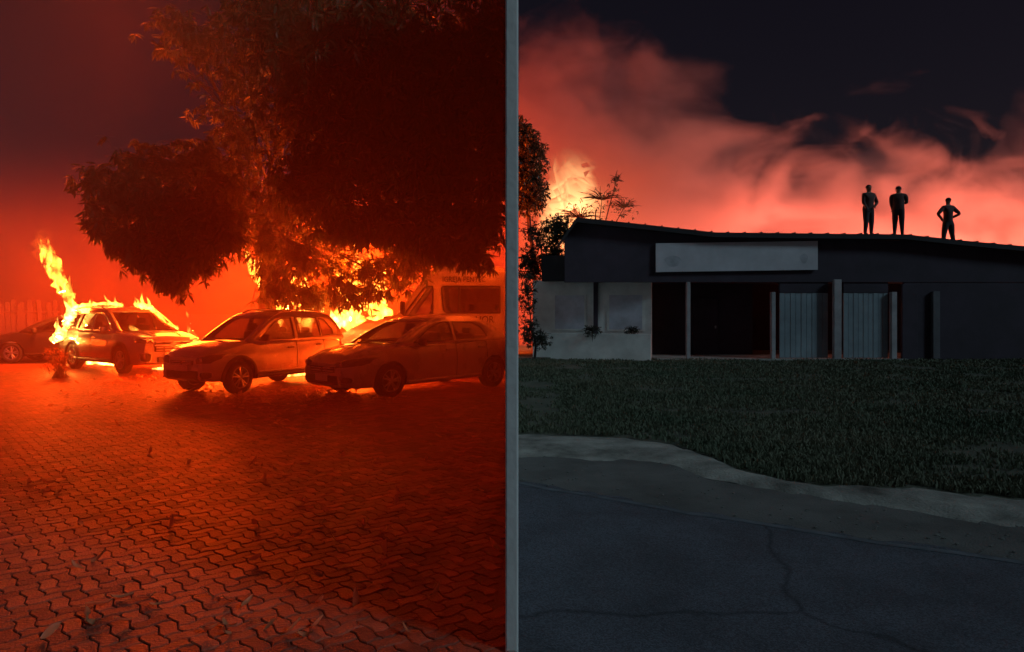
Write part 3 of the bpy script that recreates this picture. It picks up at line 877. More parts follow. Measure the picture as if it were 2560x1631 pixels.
SEDAN = dict(W=.885, r=.32, wb=2.71, paint=M['paint_sedan'], crown=.02, gap=.05,
    stations=[(-1.985, .5, 1.0, .82, .06), (-1.94, .36, 1.05, .92, .06), (-1.75, .28, 1.07, .98, .06), (-1.2, .24, 1.06, 1, .05), (.8, .2, .96, 1, .05), (1.05, .2, 1.0, .99, .05),
              (1.4, .2, .97, .98, .065), (1.8, .2, .89, .945, .075), (2.1, .2, .79, .87, .075), (2.22, .22, .71, .78, .05), (2.285, .28, .64, .66, .04)],
    cabin=(-1.6, 1.0), belt=(.95, 1.05), gw=(.83, .60), bow=.16,
    outline=[(1.14, .98), (.72, 1.22), (.22, 1.43), (-.2, 1.50), (-.7, 1.515), (-1.2, 1.43), (-1.5, 1.27), (-1.77, 1.08)], ws_top=.28, rw_top=-1.12,
    windows=[[(.80, 1.01), (.32, 1.29), (0, 1.395), (-.22, 1.405), (-.22, 1.045)], [(-.31, 1.05), (-.31, 1.405), (-.85, 1.395), (-1.08, 1.29), (-1.2, 1.10)]],
    doors=[(-.27, .85, 0), (-1.15, -.29, .03)], seat_x=0, mirror=(.66, 1.02), handle=M['paint_sedan'], tail=(-1.97, -1.72, .80, .98), front=front_sedan, rim_turn=.5, wglass=M['glass'], sglass=M['glass'])

suv = make_car('burning_suv', SUV)
suv.location = (-10.77, 20.25, 0); suv.rotation_euler = (0, 0, R(324.3))
tag(suv, 'grey suv with chrome grille and flames along its roof, at left of the yard', 'suv')
hatch = make_car('parked_hatchback', HATCH)
hatch.location = (-5.41, 15.43, 0); hatch.rotation_euler = (0, 0, R(241.5)); hatch.scale = (.93, .93, .965)
tag(hatch, 'silver hatchback with black wheel arches, between the burning suv and the dark sedan', 'car')
sedan = make_car('parked_sedan', SEDAN)
sedan.location = (-1.94, 15.0, 0); sedan.rotation_euler = (0, 0, R(226.6))
tag(sedan, 'low dusty sedan in shadow in front of the lettered van', 'car')
DARK = dict(SEDAN); DARK['paint'] = M['paint_dark']; DARK['mirror_mat'] = M['plastic']; DARK['handle'] = M['plastic']
dark = make_car('dark_car', DARK)
dark.location = (-14.55, 23.7, 0); dark.rotation_euler = (0, 0, R(190))
tag(dark, 'black car half hidden behind the burning suv, beside the paling fence', 'car')

# ---- the lettered van, side on
def make_van():
    root = empty('church_van')
    tag(root, 'white high-roof van with dark lettering above its windows, behind the sedan', 'van')
    H2 = 1.0
    prof = smooth = [(0, .42), (0, 2.62), (.06, 2.73), (.2, 2.76), (1.62, 2.76), (1.86, 2.71), (2.02, 2.60), (2.80, 1.54), (3.1, 1.44), (3.95, 1.20), (4.18, 1.06), (4.28, .86), (4.3, .5), (4.22, .36)]
    def hw(X_, z):
        t = max(0, min(1, (z - 1.1) / 1.66)); w = lerp(H2, .86, t ** 1.6)
        if X_ > 2.9: w -= .16 * ((X_ - 2.9) / 1.4) ** 2
        return w
    # shell: roof/front skin between the sides
    skin = MB(); cols = [-1, -.97, -.9, -.5, 0, .5, .9, .97, 1]
    for i, (x, z) in enumerate(prof):
        for c in cols: skin.v.append((x, c * hw(x, z), z + (.05 * (1 - c * c) if .1 < x < 1.9 else (.02 * (1 - c * c)))))
    k = len(cols); glass = MB(); glass.v = list(skin.v)
    for i in range(len(prof) - 1):
        for j in range(k - 1):
            f = (i * k + j, i * k + j + 1, (i + 1) * k + j + 1, (i + 1) * k + j)
            if i == 6 and 1 <= j <= 6: glass.f.append(f); glass.mi.append(0)
            else: skin.f.append(f); skin.mi.append(0)
    body = skin
    wins = [[(1.88, 1.52), (2.60, 1.52), (2.56, 1.62), (2.12, 2.22), (2.04, 2.27), (1.88, 2.27)], [(.14, 1.58), (1.52, 1.58), (1.60, 1.66), (1.66, 2.22), (1.62, 2.27), (.14, 2.27)]]
    axs = (.95, 3.45); r = .36; Rr = .43
    out = []
    for p in prof: out.append(p)
    def arc(ax): return [(ax + Rr * math.cos(a), r + Rr * math.sin(a)) for a in np.linspace(R(8), R(172), 16)]
    bottom = [(4.0, .36)] + arc(3.45) + [(2.6, .40), (1.7, .40)] + arc(.95)
    outer = out + bottom
    def dense(poly, step=.1):
        o_ = []
        for i in range(len(poly)):
            a, b = poly[i], poly[(i + 1) % len(poly)]; q = max(1, int(math.hypot(a[0] - b[0], a[1] - b[1]) / step))
            for j in range(q): o_.append((lerp(a[0], b[0], j / q), lerp(a[1], b[1], j / q)))
        return o_
    polys = [outer] + [dense(w) for w in wins]
    flat = [q for p in polys for q in p]
    tr = tessellate_polygon([[Vector((q[0], q[1], 0)) for q in p] for p in polys])
    for s in (1, -1): body.add([(q[0], s * hw(*q), q[1]) for q in flat], tr)
    b = body.build('body', M['paint_van'], root, smooth=30)
    so = b.modifiers.new('t', 'SOLIDIFY'); so.thickness = .03; so.offset = 0
    glass.build('windshield', M['glass'], root, smooth=180)
    for wi, w in enumerate(wins):
        d = dense(w); tr = tessellate_polygon([[Vector((q[0], q[1], 0)) for q in d]])
        for s in (1, -1):
            m_ = MB(); m_.add([(q[0], s * (hw(*q) - .004), q[1]) for q in d], tr); win = m_.build('side_window', M['glass'] if wi == 0 else M['glass_dark'], root)
            e = MB(); e.tube([(q[0], s * (hw(*q) + .012), q[1]) for q in d + d[:1]], .018, 5); e.build('window_frame', M['plastic'], win)
            if wi == 1: MB().bbox((1.17, s * hw(1.2, 2.0) - .02, 1.58), (1.23, s * hw(1.2, 1.6) + .018, 2.26), .005).build('window_divider', M['plastic'], win)
    MB().box((.1, -.85, .5), (3.3, .85, .62)).build('floor_pan', M['interior'], root)
    MB().bbox((2.7, -.8, 1.2), (3.2, .8, 1.5), .05).build('dashboard', M['interior'], root)
    for i, X_ in enumerate((2.0, 1.0, .3)):
        for sy in ((-.5, .5) if i == 0 else (-.55, 0, .55)):
            q = MB(); q.bbox((X_ - .12, sy - .22, .7), (X_ + .02, sy + .22, 1.62), .05); q.bbox((X_ - .1, sy - .12, 1.64), (X_ - .02, sy + .12, 1.82), .03); q.build('seat', M['interior'], root, smooth=40)
    for s in (1, -1):
        m_ = MB(); m_.tube([(2.62, s * .98, 1.52), (2.66, s * 1.14, 1.58)], .025, 6); m_.bbox((2.58, s * 1.14 - .09, 1.55), (2.70, s * 1.14 + .09, 1.88), .04); m_.build('door_mirror', M['plastic'], root, smooth=50)
        for ax in axs:
            wl = empty('wheel', (ax, s * (H2 - .13), r), 0, 1, root); tw = .11
            MB().lathe_y([(-tw * .8, r * .6), (-tw, r * .7), (-tw, r * .9), (-tw * .5, r), (tw * .5, r), (tw, r * .9), (tw, r * .7), (tw * .8, r * .6)], 36).build('tyre', M['tyre'], wl, smooth=40)
            MB().lathe_y([(s * .05, .001), (s * .09, r * .3), (s * .07, r * .5), (s * .095, r * .62), (-s * .08, r * .62)], 32).build('rim', M['rim'], wl, smooth=40)
        gp = MB(); gp.tube([(1.76, s * (hw(1.76, z) + .001), z) for z in np.linspace(.5, 2.6, 10)], .008, 4); gp.build('door_gap', M['well'], root)
        MB().bbox((1.82, s * (hw(1.9, 1.3)) - .02, 1.27), (2.0, s * hw(1.9, 1.3) + .03 * s, 1.32), .008).build('handle', M['plastic'], root)
        h = MB(); h.bbox((3.95, s * .62 - .18, .82), (4.32, s * .62 + .14, 1.06), .04); h.build('headlight', M['lamp_glass'], root, smooth=50)
    MB().bbox((4.1, -.8, .40), (4.38, .8, .74), .06).build('bumper', M['plastic'], root, smooth=50)
    MB().box((-.005, -.9, .45), (.03, .9, 2.6)).build('rear_door', M['paint_van'], root)
    # lettering on the left side (facing the yard)
    s = 1
    for (tx, xx, zz, sz, sxx) in (('IGREJA PENTEC', 1.64, 2.385, .205, .80), ('HOR', .78, 1.33, .25, .9)):
        tilt = math.atan2(hw(1, zz) - hw(1, zz + .2), .2)
        t = text_mesh('lettering', tx, sz, M['letter'], root, (xx, hw(xx, zz) + .022, zz), (R(90) - tilt, 0, R(180)), .002, 'LEFT', sxx)
    return root
van = make_van()
van.location = (-0.17, 19.6, 0); van.rotation_euler = (0, 0, R(180))
# van faces -x: local +x forward, its left side looks at the camera
# ------------------------------------------------------------------ the mango tree
LEAF = np.array([(0, 0, 0), (-.5, .30, .10), (.5, .30, .10), (-.42, .68, .06), (.42, .68, .06), (0, 1, -.06)])
LEAFF = [(0, 2, 1), (1, 2, 4, 3), (3, 4, 5)]
def leaf_rows(base, dirs, lens, wid):
    """numpy: leaves as 6-vertex blades drooping from base along dirs"""
    n = len(base)
    d = dirs / np.linalg.norm(dirs, axis=1, keepdims=True)
    up_ = np.tile(np.array([[0, 0, 1.0]]), (n, 1)) + rng.normal(0, .5, (n, 3))
    s = np.cross(d, up_); s /= np.linalg.norm(s, axis=1, keepdims=True) + 1e-6
    nn = np.cross(s, d)
    V = base[:, None, :] + d[:, None, :] * (LEAF[None, :, 1:2] * lens[:, None, None]) + s[:, None, :] * (LEAF[None, :, 0:1] * (wid * lens)[:, None, None]) + nn[:, None, :] * (LEAF[None, :, 2:3] * lens[:, None, None] * .6)
    return V.reshape(-1, 3)
def mesh_from_leaves(name, V, material):
    n = len(V) // 6
    me = bpy.data.meshes.new(name)
    faces = []
    for i in range(n):
        b = i * 6
        faces += [(b, b + 2, b + 1), (b + 1, b + 2, b + 4, b + 3), (b + 3, b + 4, b + 5)]
    me.from_pydata(V.tolist(), [], faces); me.materials.append(material); me.update()
    return me
def cluster_leaves(P, per, L=(.15, .25), droop=.9, wid=.2):
    """P: cluster tips; each gets `per` drooping leaves"""
    n = len(P) * per
    base = np.repeat(P, per, 0) + rng.normal(0, .02, (n, 3))
    a = rng.random(n) * 2 * np.pi
    e = rng.uniform(-1.25, .35, n) - droop * .25
    dirs = np.stack([np.cos(a) * np.cos(e), np.sin(a) * np.cos(e), np.sin(e)], 1)
    return leaf_rows(base, dirs, rng.uniform(*L, n), wid)

tree = empty('mango_tree', (-7.35, 21.6, 0))
tag(tree, 'big mango tree with long drooping leaves spreading over the burning cars', 'tree')
T0 = Vector(tree.location)
# clumps: pixel centre, depth, radii in pixels (across, up), depth radius in metres, clusters
def pxr(c): return c
CL = [ # dark hanging mass on the left
  (300, 480, 13.2, 75, 100, .8, 190), (420, 520, 13.6, 125, 110, .9, 330), (540, 560, 13.4, 75, 90, .7, 220), (400, 620, 13.2, 95, 60, .6, 210), (445, 680, 13.2, 55, 48, .4, 110), (250, 560, 13.4, 32, 50, .4, 50), (505, 640, 13.2, 45, 35, .4, 70),
  # the sparse middle that the fire shines through
  (600, 470, 18.0, 95, 90, 1.2, 110), (720, 520, 18.5, 120, 90, 1.4, 140), (700, 640, 18.6, 95, 70, 1.0, 110), (690, 725, 18.4, 50, 48, .7, 120), (780, 740, 18.6, 60, 40, .7, 120), (830, 660, 18.8, 130, 80, 1.2, 160), (960, 690, 18.4, 110, 65, 1.0, 150), (880, 745, 18.0, 70, 30, .6, 70), (1030, 640, 17.2, 70, 60, .8, 130),
  (660, 600, 16.4, 40, 50, .5, 45), (760, 640, 16.2, 55, 45, .5, 70),
  # upper middle
  (600, 330, 16.5, 110, 110, 1.4, 170), (600, 150, 15.0, 120, 130, 1.4, 200), (500, 400, 15.0, 70, 60, .8, 120), (395, 410, 14.0, 90, 45, .7, 110), (560, 470, 14.4, 60, 60, .7, 130), (340, 610, 13.2, 60, 30, .4, 60),
  # the dark roof of leaves on the right
  (790, 470, 13.0, 110, 80, 1.0, 300), (900, 330, 12.5, 190, 190, 1.4, 900), (1080, 420, 12.0, 170, 160, 1.3, 800), (1190, 560, 12.6, 70, 70, .7, 200), (1000, 560, 13.2, 150, 55, .8, 330), (1150, 200, 11.5, 130, 190, 1.3, 700), (950, 120, 11.5, 220, 130, 1.4, 800), (760, 240, 13.5, 130, 150, 1.2, 420), (860, 560, 13.6, 80, 45, .6, 130), (1120, 620, 13.0, 110, 38, .5, 170), (1240, 330, 11.5, 40, 200, .6, 420), (1245, 100, 11.0, 40, 130, .6, 260), (700, 60, 12.5, 130, 90, 1.0, 300), (470, 90, 14.5, 110, 90, 1.0, 130)]
allP = []; limb_to = []
for (px, py, Y, rx, rz, ry, k) in CL:
    c = np.array(at(px, py, Y)); s = Y / F
    u = rng.normal(0, 1, (k, 3)); u /= np.linalg.norm(u, axis=1, keepdims=True); u *= (rng.random((k, 1)) ** .45)
    P = c + u * np.array([rx * s, ry, rz * s]) * (1 + np.clip((.34 if px < 620 else .24) * rng.normal(0, 1, (k, 1)), -.6, .38))
    P[:, 0] = np.minimum(P[:, 0], WX0 - .12 - .1 * rng.random(len(P)))
    allP.append(P); limb_to.append((Vector(c), P))
allP = np.concatenate(allP)
V = cluster_leaves(allP - np.array(T0), 11)
crown = link_mesh('crown', mesh_from_leaves('crown', V, M['leaf']), tree); crown['kind'] = 'stuff'
# trunk and limbs
tb = MB()
tb.tube([(0, 0, -.1), (.03, .02, .5), (-.05, .05, 1.4), (.05, .0, 2.4), (.1, -.05, 3.2)], [.42, .33, .28, .26, .22], 14)
tb.build('trunk', M['bark'], tree, smooth=60)
fork = Vector((.1, -.05, 3.1))
for (c, P) in limb_to:
    e = c - T0
    mid = fork.lerp(e, .45) + Vector((random.uniform(-.3, .3), random.uniform(-.3, .3), .55 + .04 * (e - fork).length))
    pts = smooth_curve([fork, fork.lerp(mid, .5) + Vector((0, 0, .25)), mid, e], 12)
    L = (e - fork).length
    MB().tube(pts, [lerp(.11, .022, (i / 11) ** .8) for i in range(12)], 7).build('limb', M['bark'], tree, smooth=60)
    tw = MB()
    sel = P[rng.permutation(len(P))[:min(26, len(P))]]
    for p in sel:
        q = Vector(p) - T0; s0 = pts[8 + int(rng.integers(0, 4))]
        m_ = s0.lerp(q, .5) + Vector((random.uniform(-.1, .1), random.uniform(-.1, .1), .12))
        tw.tube([s0, m_, q], [.014, .010, .006], 5, cap=False)
    tw.build('twigs', M['bark_b'], tree)
# sprays that show largest: hanging tips along the lower edges, each a part of its own
spray_me = []
for i in range(6):
    k = 14
    base = np.zeros((k, 3)) + rng.normal(0, .015, (k, 3)); a = rng.random(k) * 6.28; e = rng.uniform(-1.45, -.5, k)
    V = leaf_rows(base, np.stack([np.cos(a) * np.cos(e), np.sin(a) * np.cos(e), np.sin(e)], 1), rng.uniform(.17, .28, k), .19)
    spray_me.append(mesh_from_leaves('leaf_spray', V, M['leaf']))
EDGE = [((235, 590), (330, 650), 13.0, 34), ((330, 650), (445, 735), 12.9, 40), ((445, 735), (510, 660), 12.9, 26), ((510, 660), (612, 600), 13.0, 30), ((230, 480), (240, 590), 13.2, 14), ((640, 690), (750, 765), 17.6, 30),
        ((790, 600), (960, 615), 12.8, 30), ((960, 615), (1110, 650), 12.6, 36), ((1080, 650), (1230, 690), 12.6, 34), ((820, 745), (1000, 760), 17.4, 26)]
for (a, b, Y, k) in EDGE:
    for i in range(k):
        t = random.random(); p = at(lerp(a[0], b[0], t) + random.uniform(-14, 14), lerp(a[1], b[1], t) - abs(random.gauss(0, 26)) - 14, Y + random.uniform(-.4, .4))
        o = bpy.data.objects.new('leaf_spray', spray_me[i % 6]); COL.objects.link(o); o.parent = tree
        o.location = Vector((min(p.x, WX0 - .3), p.y, p.z)) - T0; o.rotation_euler = (random.uniform(-.3, .3), random.uniform(-.3, .3), random.random() * 6.28); s = random.uniform(.85, 1.2); o.scale = (s, s, s)

# ------------------------------------------------------------------ paling fence on the left
fence = empty('paling_fence', (-17.9, 25.7, 0))
tag(fence, 'old paling fence of leaning upright boards behind the black car', 'fence')
A, B = Vector((-19.0, 24.5, 0)), Vector((-16.85, 27.1, 0))
k = 22
pal = []
for j in range(3):
    m_ = MB(); w, h = .15, 1.86 + .10 * j
    m_.bbox((-w / 2, -.012, 0), (w / 2, .012, h), .004); pal.append(m_)
pm = [p.build('paling', M['fence'], fence) for p in pal]
for i in range(k):
    t = (i + .5) / k; p = A.lerp(B, t) - Vector(fence.location)
    o = pm[i] if i < 3 else bpy.data.objects.new('paling', pm[i % 3].data)
    if i >= 3: COL.objects.link(o); o.parent = fence
    o.location = p; o.rotation_euler = (random.uniform(-.03, .03), random.uniform(-.10, .01), math.atan2(B.y - A.y, B.x - A.x) + random.uniform(-.05, .05))
for z in (.5, 1.6):
    d = (B - A); q0, q1 = A - Vector(fence.location) + Vector((.03, .05, z)), B - Vector(fence.location) + Vector((.03, .05, z))
    MB().tube([q0, q1], .035, 6).build('rail', M['fence'], fence)

# dry shrub scorched beside the suv's rear wheel
sh = empty('dry_shrub', gnd(152, 945))
tag(sh, 'dry scorched shrub glowing between the black car and the suv', 'shrub')
m_ = MB()
for i in range(60):
    a = random.random() * 6.28; h = random.uniform(.25, .75); l_ = random.uniform(.1, .4)
    m_.tube([(random.uniform(-.15, .15), random.uniform(-.15, .15), 0), (math.cos(a) * l_ * .4, math.sin(a) * l_ * .4, h * .6), (math.cos(a) * l_, math.sin(a) * l_, h)], [.008, .006, .002], 4, cap=False)
m_.build('stems', M['dry'], sh)
V = cluster_leaves(np.array([(random.uniform(-.35, .35), random.uniform(-.3, .3), random.uniform(.2, .75)) for i in range(60)]), 5, (.05, .11), .2, .3)
link_mesh('foliage', mesh_from_leaves('foliage', V, M['dead_leaf']), sh)

# ------------------------------------------------------------------ fallen leaves and litter on the paving
fl_me = []
for i in range(6):
    m_ = MB(); n_ = 7; curl = random.uniform(.3, 1.2); L = random.uniform(.14, .20); wv = random.uniform(.022, .034)
    for j in range(n_):
        t = j / (n_ - 1); w = wv * math.sin(math.pi * min(1, t * .96 + .04)) ** .7 + .001
        x = (t - .5) * L; z = .006 + curl * .09 * (t - .45) ** 2 + .008 * math.sin(t * 5 + i)
        for s in (-1, 0, 1): m_.v.append((x, s * w + .01 * math.sin(t * 3 + i), z + (.012 * curl if s else 0)))
    for j in range(n_ - 1):
        for s in (0, 1): a = j * 3 + s; m_.f.append((a, a + 1, a + 4, a + 3)); m_.mi.append(0)
    m_.tube([(-L * .5, 0, .012), (-L * .5 - .03, .006, .02)], .0016, 4)
    me = bpy.data.meshes.new('fallen_leaf'); me.from_pydata(m_.v, [], m_.f); me.materials.append(M['dead_leaf']); me.update()
    me.polygons.foreach_set('use_smooth', [True] * len(me.polygons)); fl_me.append(me)
BIG = [((958, 1383), 'large curled dry leaf standing up on the dark paving at right of the yard', .8), ((1028, 1428), 'upright curled dry leaf just right of the largest leaf', .7), ((1240, 1375), 'ragged dry leaf by the foot of the pale wall', .75),
       ((428, 1315), 'small bright curled leaf in the middle of the left paving', .65), ((748, 1347), 'narrow slanting dry leaf on the middle of the paving', .65), ((798, 1450), 'short dry leaf below the middle of the paving', .55), ((1002, 1520), 'small dry leaf near the bottom right of the paving', .55), ((128, 1590), 'upright dry stalk leaf at the bottom left corner', .65)]
def put_leaf(p, s, lab, grp, tilt=.5):
    o = bpy.data.objects.new('fallen_leaf', random.choice(fl_me)); COL.objects.link(o)
    o.location = (p.x, p.y, .003); o.rotation_euler = (random.uniform(-tilt, tilt), random.uniform(-tilt, 0.1), random.random() * 6.28); o.scale = (s, s, s)
    if abs(o.rotation_euler.y) > .25 or abs(o.rotation_euler.x) > .25: o.location.z += .03 * s
    tag(o, lab, 'leaf', grp)
for (q, lab, s) in BIG: put_leaf(gnd(*q), s, lab, 'fallen leaves on the paving', .9)
for i in range(120):
    py = 960 + 640 * random.random() ** 1.2; px = random.uniform(40, 1250)
    if py < 1060 and 430 < px: py += 110
    p = gnd(px, py)
    if p.x > -.25: continue
    put_leaf(p, random.uniform(.4, .75), 'small dry leaf scattered on the red paving', 'small leaves scattered on the paving', .75)
# thin straws
for i, q in enumerate([((890, 1460), (932, 1459)), ((780, 1326), (806, 1326)), ((425, 1294), (458, 1295)), ((378, 1306), (422, 1301))]):
    a, b = gnd(*q[0]), gnd(*q[1]); a.z = b.z = .006
    o = MB().tube([a, a.lerp(b, .5) + Vector((0, .01, .006)), b], .0035, 5).build('straw', M['dry'])
    tag(o, ['long thin straw lying flat near the bottom of the paving', 'short straw right of the slanting leaf', 'thin straw above the bright curled leaf', 'broad straw left of the bright curled leaf'][i], 'straw', 'straws on the paving')
# drifts of litter round the wheels: too many to count
LV = []
for (px, py, sx, sy, k) in ((700, 1000, 90, 16, 240), (560, 990, 70, 14, 160), (480, 965, 60, 10, 120), (800, 985, 50, 12, 140), (360, 950, 50, 8, 80), (680, 1045, 50, 22, 36), (300, 1005, 120, 14, 30), (880, 1000, 80, 8, 70)):
    for i in range(k):
        p = gnd(px + random.gauss(0, sx), max(930, py + random.gauss(0, sy)))
        LV.append((p.x, p.y, .012 + .03 * random.random()))
LV = np.array(LV); n = len(LV); a = rng.random(n) * 6.28; e = rng.uniform(-.2, .6, n)
V = leaf_rows(LV, np.stack([np.cos(a) * np.cos(e), np.sin(a) * np.cos(e), np.sin(e)], 1), rng.uniform(.07, .17, n), .3)
tag(link_mesh('leaf_litter', mesh_from_leaves('leaf_litter', V, M['dead_leaf'])), 'drifts of dry leaf litter round the wheels of the cars', 'litter', kind='stuff')
# ------------------------------------------------------------------ roadside building on the right
BY = 24.4
def bx(px, Y=BY): return (px - CX) / F * Y
def bz(py, Y=BY): return EYE + (HZ - py) / F * Y
shop = empty('roadside_building', (bx(1900), BY, 0))
tag(shop, 'low dark building with porch, white side wing and grey shutters behind the lawn', 'building')
O = Vector(shop.location)
def part(mb, name, m_, parent=shop, smooth=None):
    mb.v = [tuple(Vector(v) - O) for v in mb.v]
    return mb.build(name, m_, parent, smooth)
ol_px = [(1402, 600), (1440, 547), (1609, 565), (1780, 584), (2020, 587), (2250, 589), (2400, 605), (2560, 620), (2900, 652)]
RT = [(bx(p), bz(q)) for p, q in ol_px]
def roofz(x): return pl([p[0] for p in RT], [p[1] for p in RT], x)
rf = MB()
for (x, z) in RT:
    for (y, dz) in ((BY - .35, 0), (BY - .35, -.16), (BY + 6.5, -.16), (BY + 6.5, .0)): rf.v.append((x, y, z + dz))
for i in range(len(RT) - 1):
    for k in range(4):
        a, b = i * 4 + k, i * 4 + (k + 1) % 4
        rf.f.append((a, b, b + 4, a + 4)); rf.mi.append(0)
rf.f += [(0, 3, 2, 1), tuple((len(RT) - 1) * 4 + k for k in range(4))]; rf.mi += [0, 0]
roof = part(rf, 'roof', M['roof_dark'])
# roof sheets: ribs running back from the eave
for i in range(36):
    x = lerp(bx(1445), bx(2880), i / 35)
    part(MB().tube([(x, BY - .34, roofz(x) + .012), (x, BY + 6.4, roofz(x) + .012)], .03, 6), 'roof_rib', M['roof_dark'], shop)
# front wall above the openings
fa = MB(); xs_ = [bx(1412), bx(1440), bx(1520), bx(1640), bx(1771), bx(1905), bx(2080), bx(2261), bx(2345), bx(2423), bx(2560), bx(2880)]
for x in xs_:
    zt = roofz(x) - .165
    for (y, z) in ((BY, zt), (BY, 2.62), (BY + .2, 2.62), (BY + .2, zt)): fa.v.append((x, y, z))
for i in range(len(xs_) - 1):
    for k in range(4):
        a, b = i * 4 + k, i * 4 + (k + 1) % 4; fa.f.append((a, b, b + 4, a + 4)); fa.mi.append(0)
part(fa, 'front_wall', M['facade_dark'])
part(MB().box((bx(1640), BY + 2.4, -.05), (bx(1940), BY + 2.55, 2.9)), 'porch_wall', M['facade_dark'])
part(MB().box((bx(1640) - .02, BY + .21, 2.66), (bx(2880), BY + 2.4, 2.74)), 'porch_ceiling', M['facade_dark'])
part(MB().box((bx(2262), BY + .02, -.05), (bx(2880), BY + .18, 2.615)), 'side_front_wall', M['facade_dark'])
part(MB().box((bx(1640), BY - .3, -.05), (bx(2262), BY + 2.4, .03)), 'porch_floor', M['kerb'])
part(MB().box((bx(1425), BY + 6.3, -.05), (bx(2880), BY + 6.45, 3.6)), 'rear_wall', M['facade_dark'])
# porch door and window in the dark recess
dr = part(MB().bbox((bx(1775), BY + 2.33, 0.03), (bx(1845), BY + 2.40, 2.12), .01), 'door', M['facade_dark'])
part(MB().bbox((bx(1835), BY + 2.29, 1.0), (bx(1839), BY + 2.33, 1.1), .005), 'handle', M['rim'], dr)
# posts
for (p0, p1, zt, m_) in ((1715, 1724, 2.62, 'post_white'), (1926, 1936, 2.28, 'post_white'), (2078, 2096, 2.70, 'post_white'), (2225, 2238, 2.28, 'post_white'), (2328, 2345, 2.3, 'dim_post')):
    part(MB().bbox((bx(p0), BY - .12 - (.12 if p0 == 2078 else 0), 0.031), (bx(p1), BY + .06 - (.12 if p0 == 2078 else 0), zt), .01), 'porch_post', M[m_])
part(MB().bbox((bx(2252), BY - .1, -.05), (bx(2290), BY + .012, 2.55), .01), 'pier', M['facade_dark'])
# shutters, panel by panel
for (pa, pb) in ((1950, 2072), (2110, 2222)):
    sh_ = None
    k = 9
    for i in range(k):
        xa, xb = lerp(bx(pa), bx(pb), i / k), lerp(bx(pa), bx(pb), (i + 1) / k)
        part(MB().bbox((xa + .006, BY + .05 + .010 * (i % 2), .05), (xb - .006, BY + .10 + .010 * (i % 2), bz(733)), .008), 'shutter_panel', M['shutter'])
    part(MB().bbox((bx(pa), BY + .04, bz(733) + .004), (bx(pb), BY + .16, 2.615), .008), 'shutter_box', M['facade_dark'])
# white wing
WA, WB = Vector((bx(1636), BY + .5, 0)), Vector((.75, BY + 1.6, 0))
def wing(t, off=0.0):
    p = WA.lerp(WB, t); d = (WB - WA).normalized(); return p + Vector((d.y, -d.x, 0)) * -off
def wbox(mb, t0, t1, z0, z1, d0, d1):
    n_ = Vector((-(WB - WA).normalized().y, (WB - WA).normalized().x, 0))
    if n_.y > 0: n_ = -n_
    a, b = WA.lerp(WB, t0), WA.lerp(WB, t1)
    v = []
    for z in (z0, z1):
        for p in (a + n_ * d1, b + n_ * d1, b + n_ * d0, a + n_ * d0): v.append((p.x, p.y, z))
    mb.add(v, [(0, 1, 2, 3), (4, 7, 6, 5), (0, 4, 5, 1), (1, 5, 6, 2), (2, 6, 7, 3), (3, 7, 4, 0)]); return mb
part(wbox(MB(), 0, 1, -.05, 2.75, -.2, 0), 'wing_wall', M['plaster_white'])
part(wbox(MB(), 0, .9, 2.70, 3.6, -.3, .42), 'wing_eave', M['roof_dark'])
part(wbox(MB(), .44, .475, .0, 2.7, .002, .10), 'downpipe', M['facade_dark'])
for (a, b) in ((.06, .36), (.54, .82)):
    wv = part(wbox(MB(), a, b, .95, 2.25, .003, .03), 'window_frame', M['plaster_white'])
    part(wbox(MB(), a + .015, b - .015, 1.0, 2.20, .032, .036), 'pane', M['wing_pane'], wv)
part(wbox(MB(), -.01, .80, -.05, .86, .75, .90), 'garden_wall', M['plaster_white'])

sign = empty('signboard', (bx(1840), BY - .12, bz(645)))
tag(sign, 'long pale blank-looking signboard above the dark porch', 'sign')
z0, z1 = bz(680) - sign.location.z, bz(608) - sign.location.z; xa, xb = bx(1638) - sign.location.x, bx(2041) - sign.location.x
sl = MB(); sl.bbox((xa, 0, z0), (xb, .06, z1), .008)
sl.v = [(x, y, z + .08 * (x - xa) / (xb - xa) - .02) for x, y, z in sl.v]
board = sl.build('board', M['signboard'], sign)
for (p0, p1, r0, r1) in ((1660, 1700, 640, 668), (1998, 2016, 635, 660)):      # faded emblems too blurred to read
    m_ = MB(); cx_, cz_ = bx((p0 + p1) / 2) - sign.location.x, bz((r0 + r1) / 2) - sign.location.z; w_, h_ = (bx(p1) - bx(p0)) / 2, (bz(r0) - bz(r1)) / 2
    pts = [(cx_ + w_ * math.cos(a) * (1 + .12 * math.sin(3 * a)), -.004, cz_ + h_ * math.sin(a)) for a in np.linspace(0, 2 * math.pi, 20, endpoint=False)]
    m_.add(pts, [tuple(range(20))]); m_.build('faded_emblem', M['sign_mark'], board)

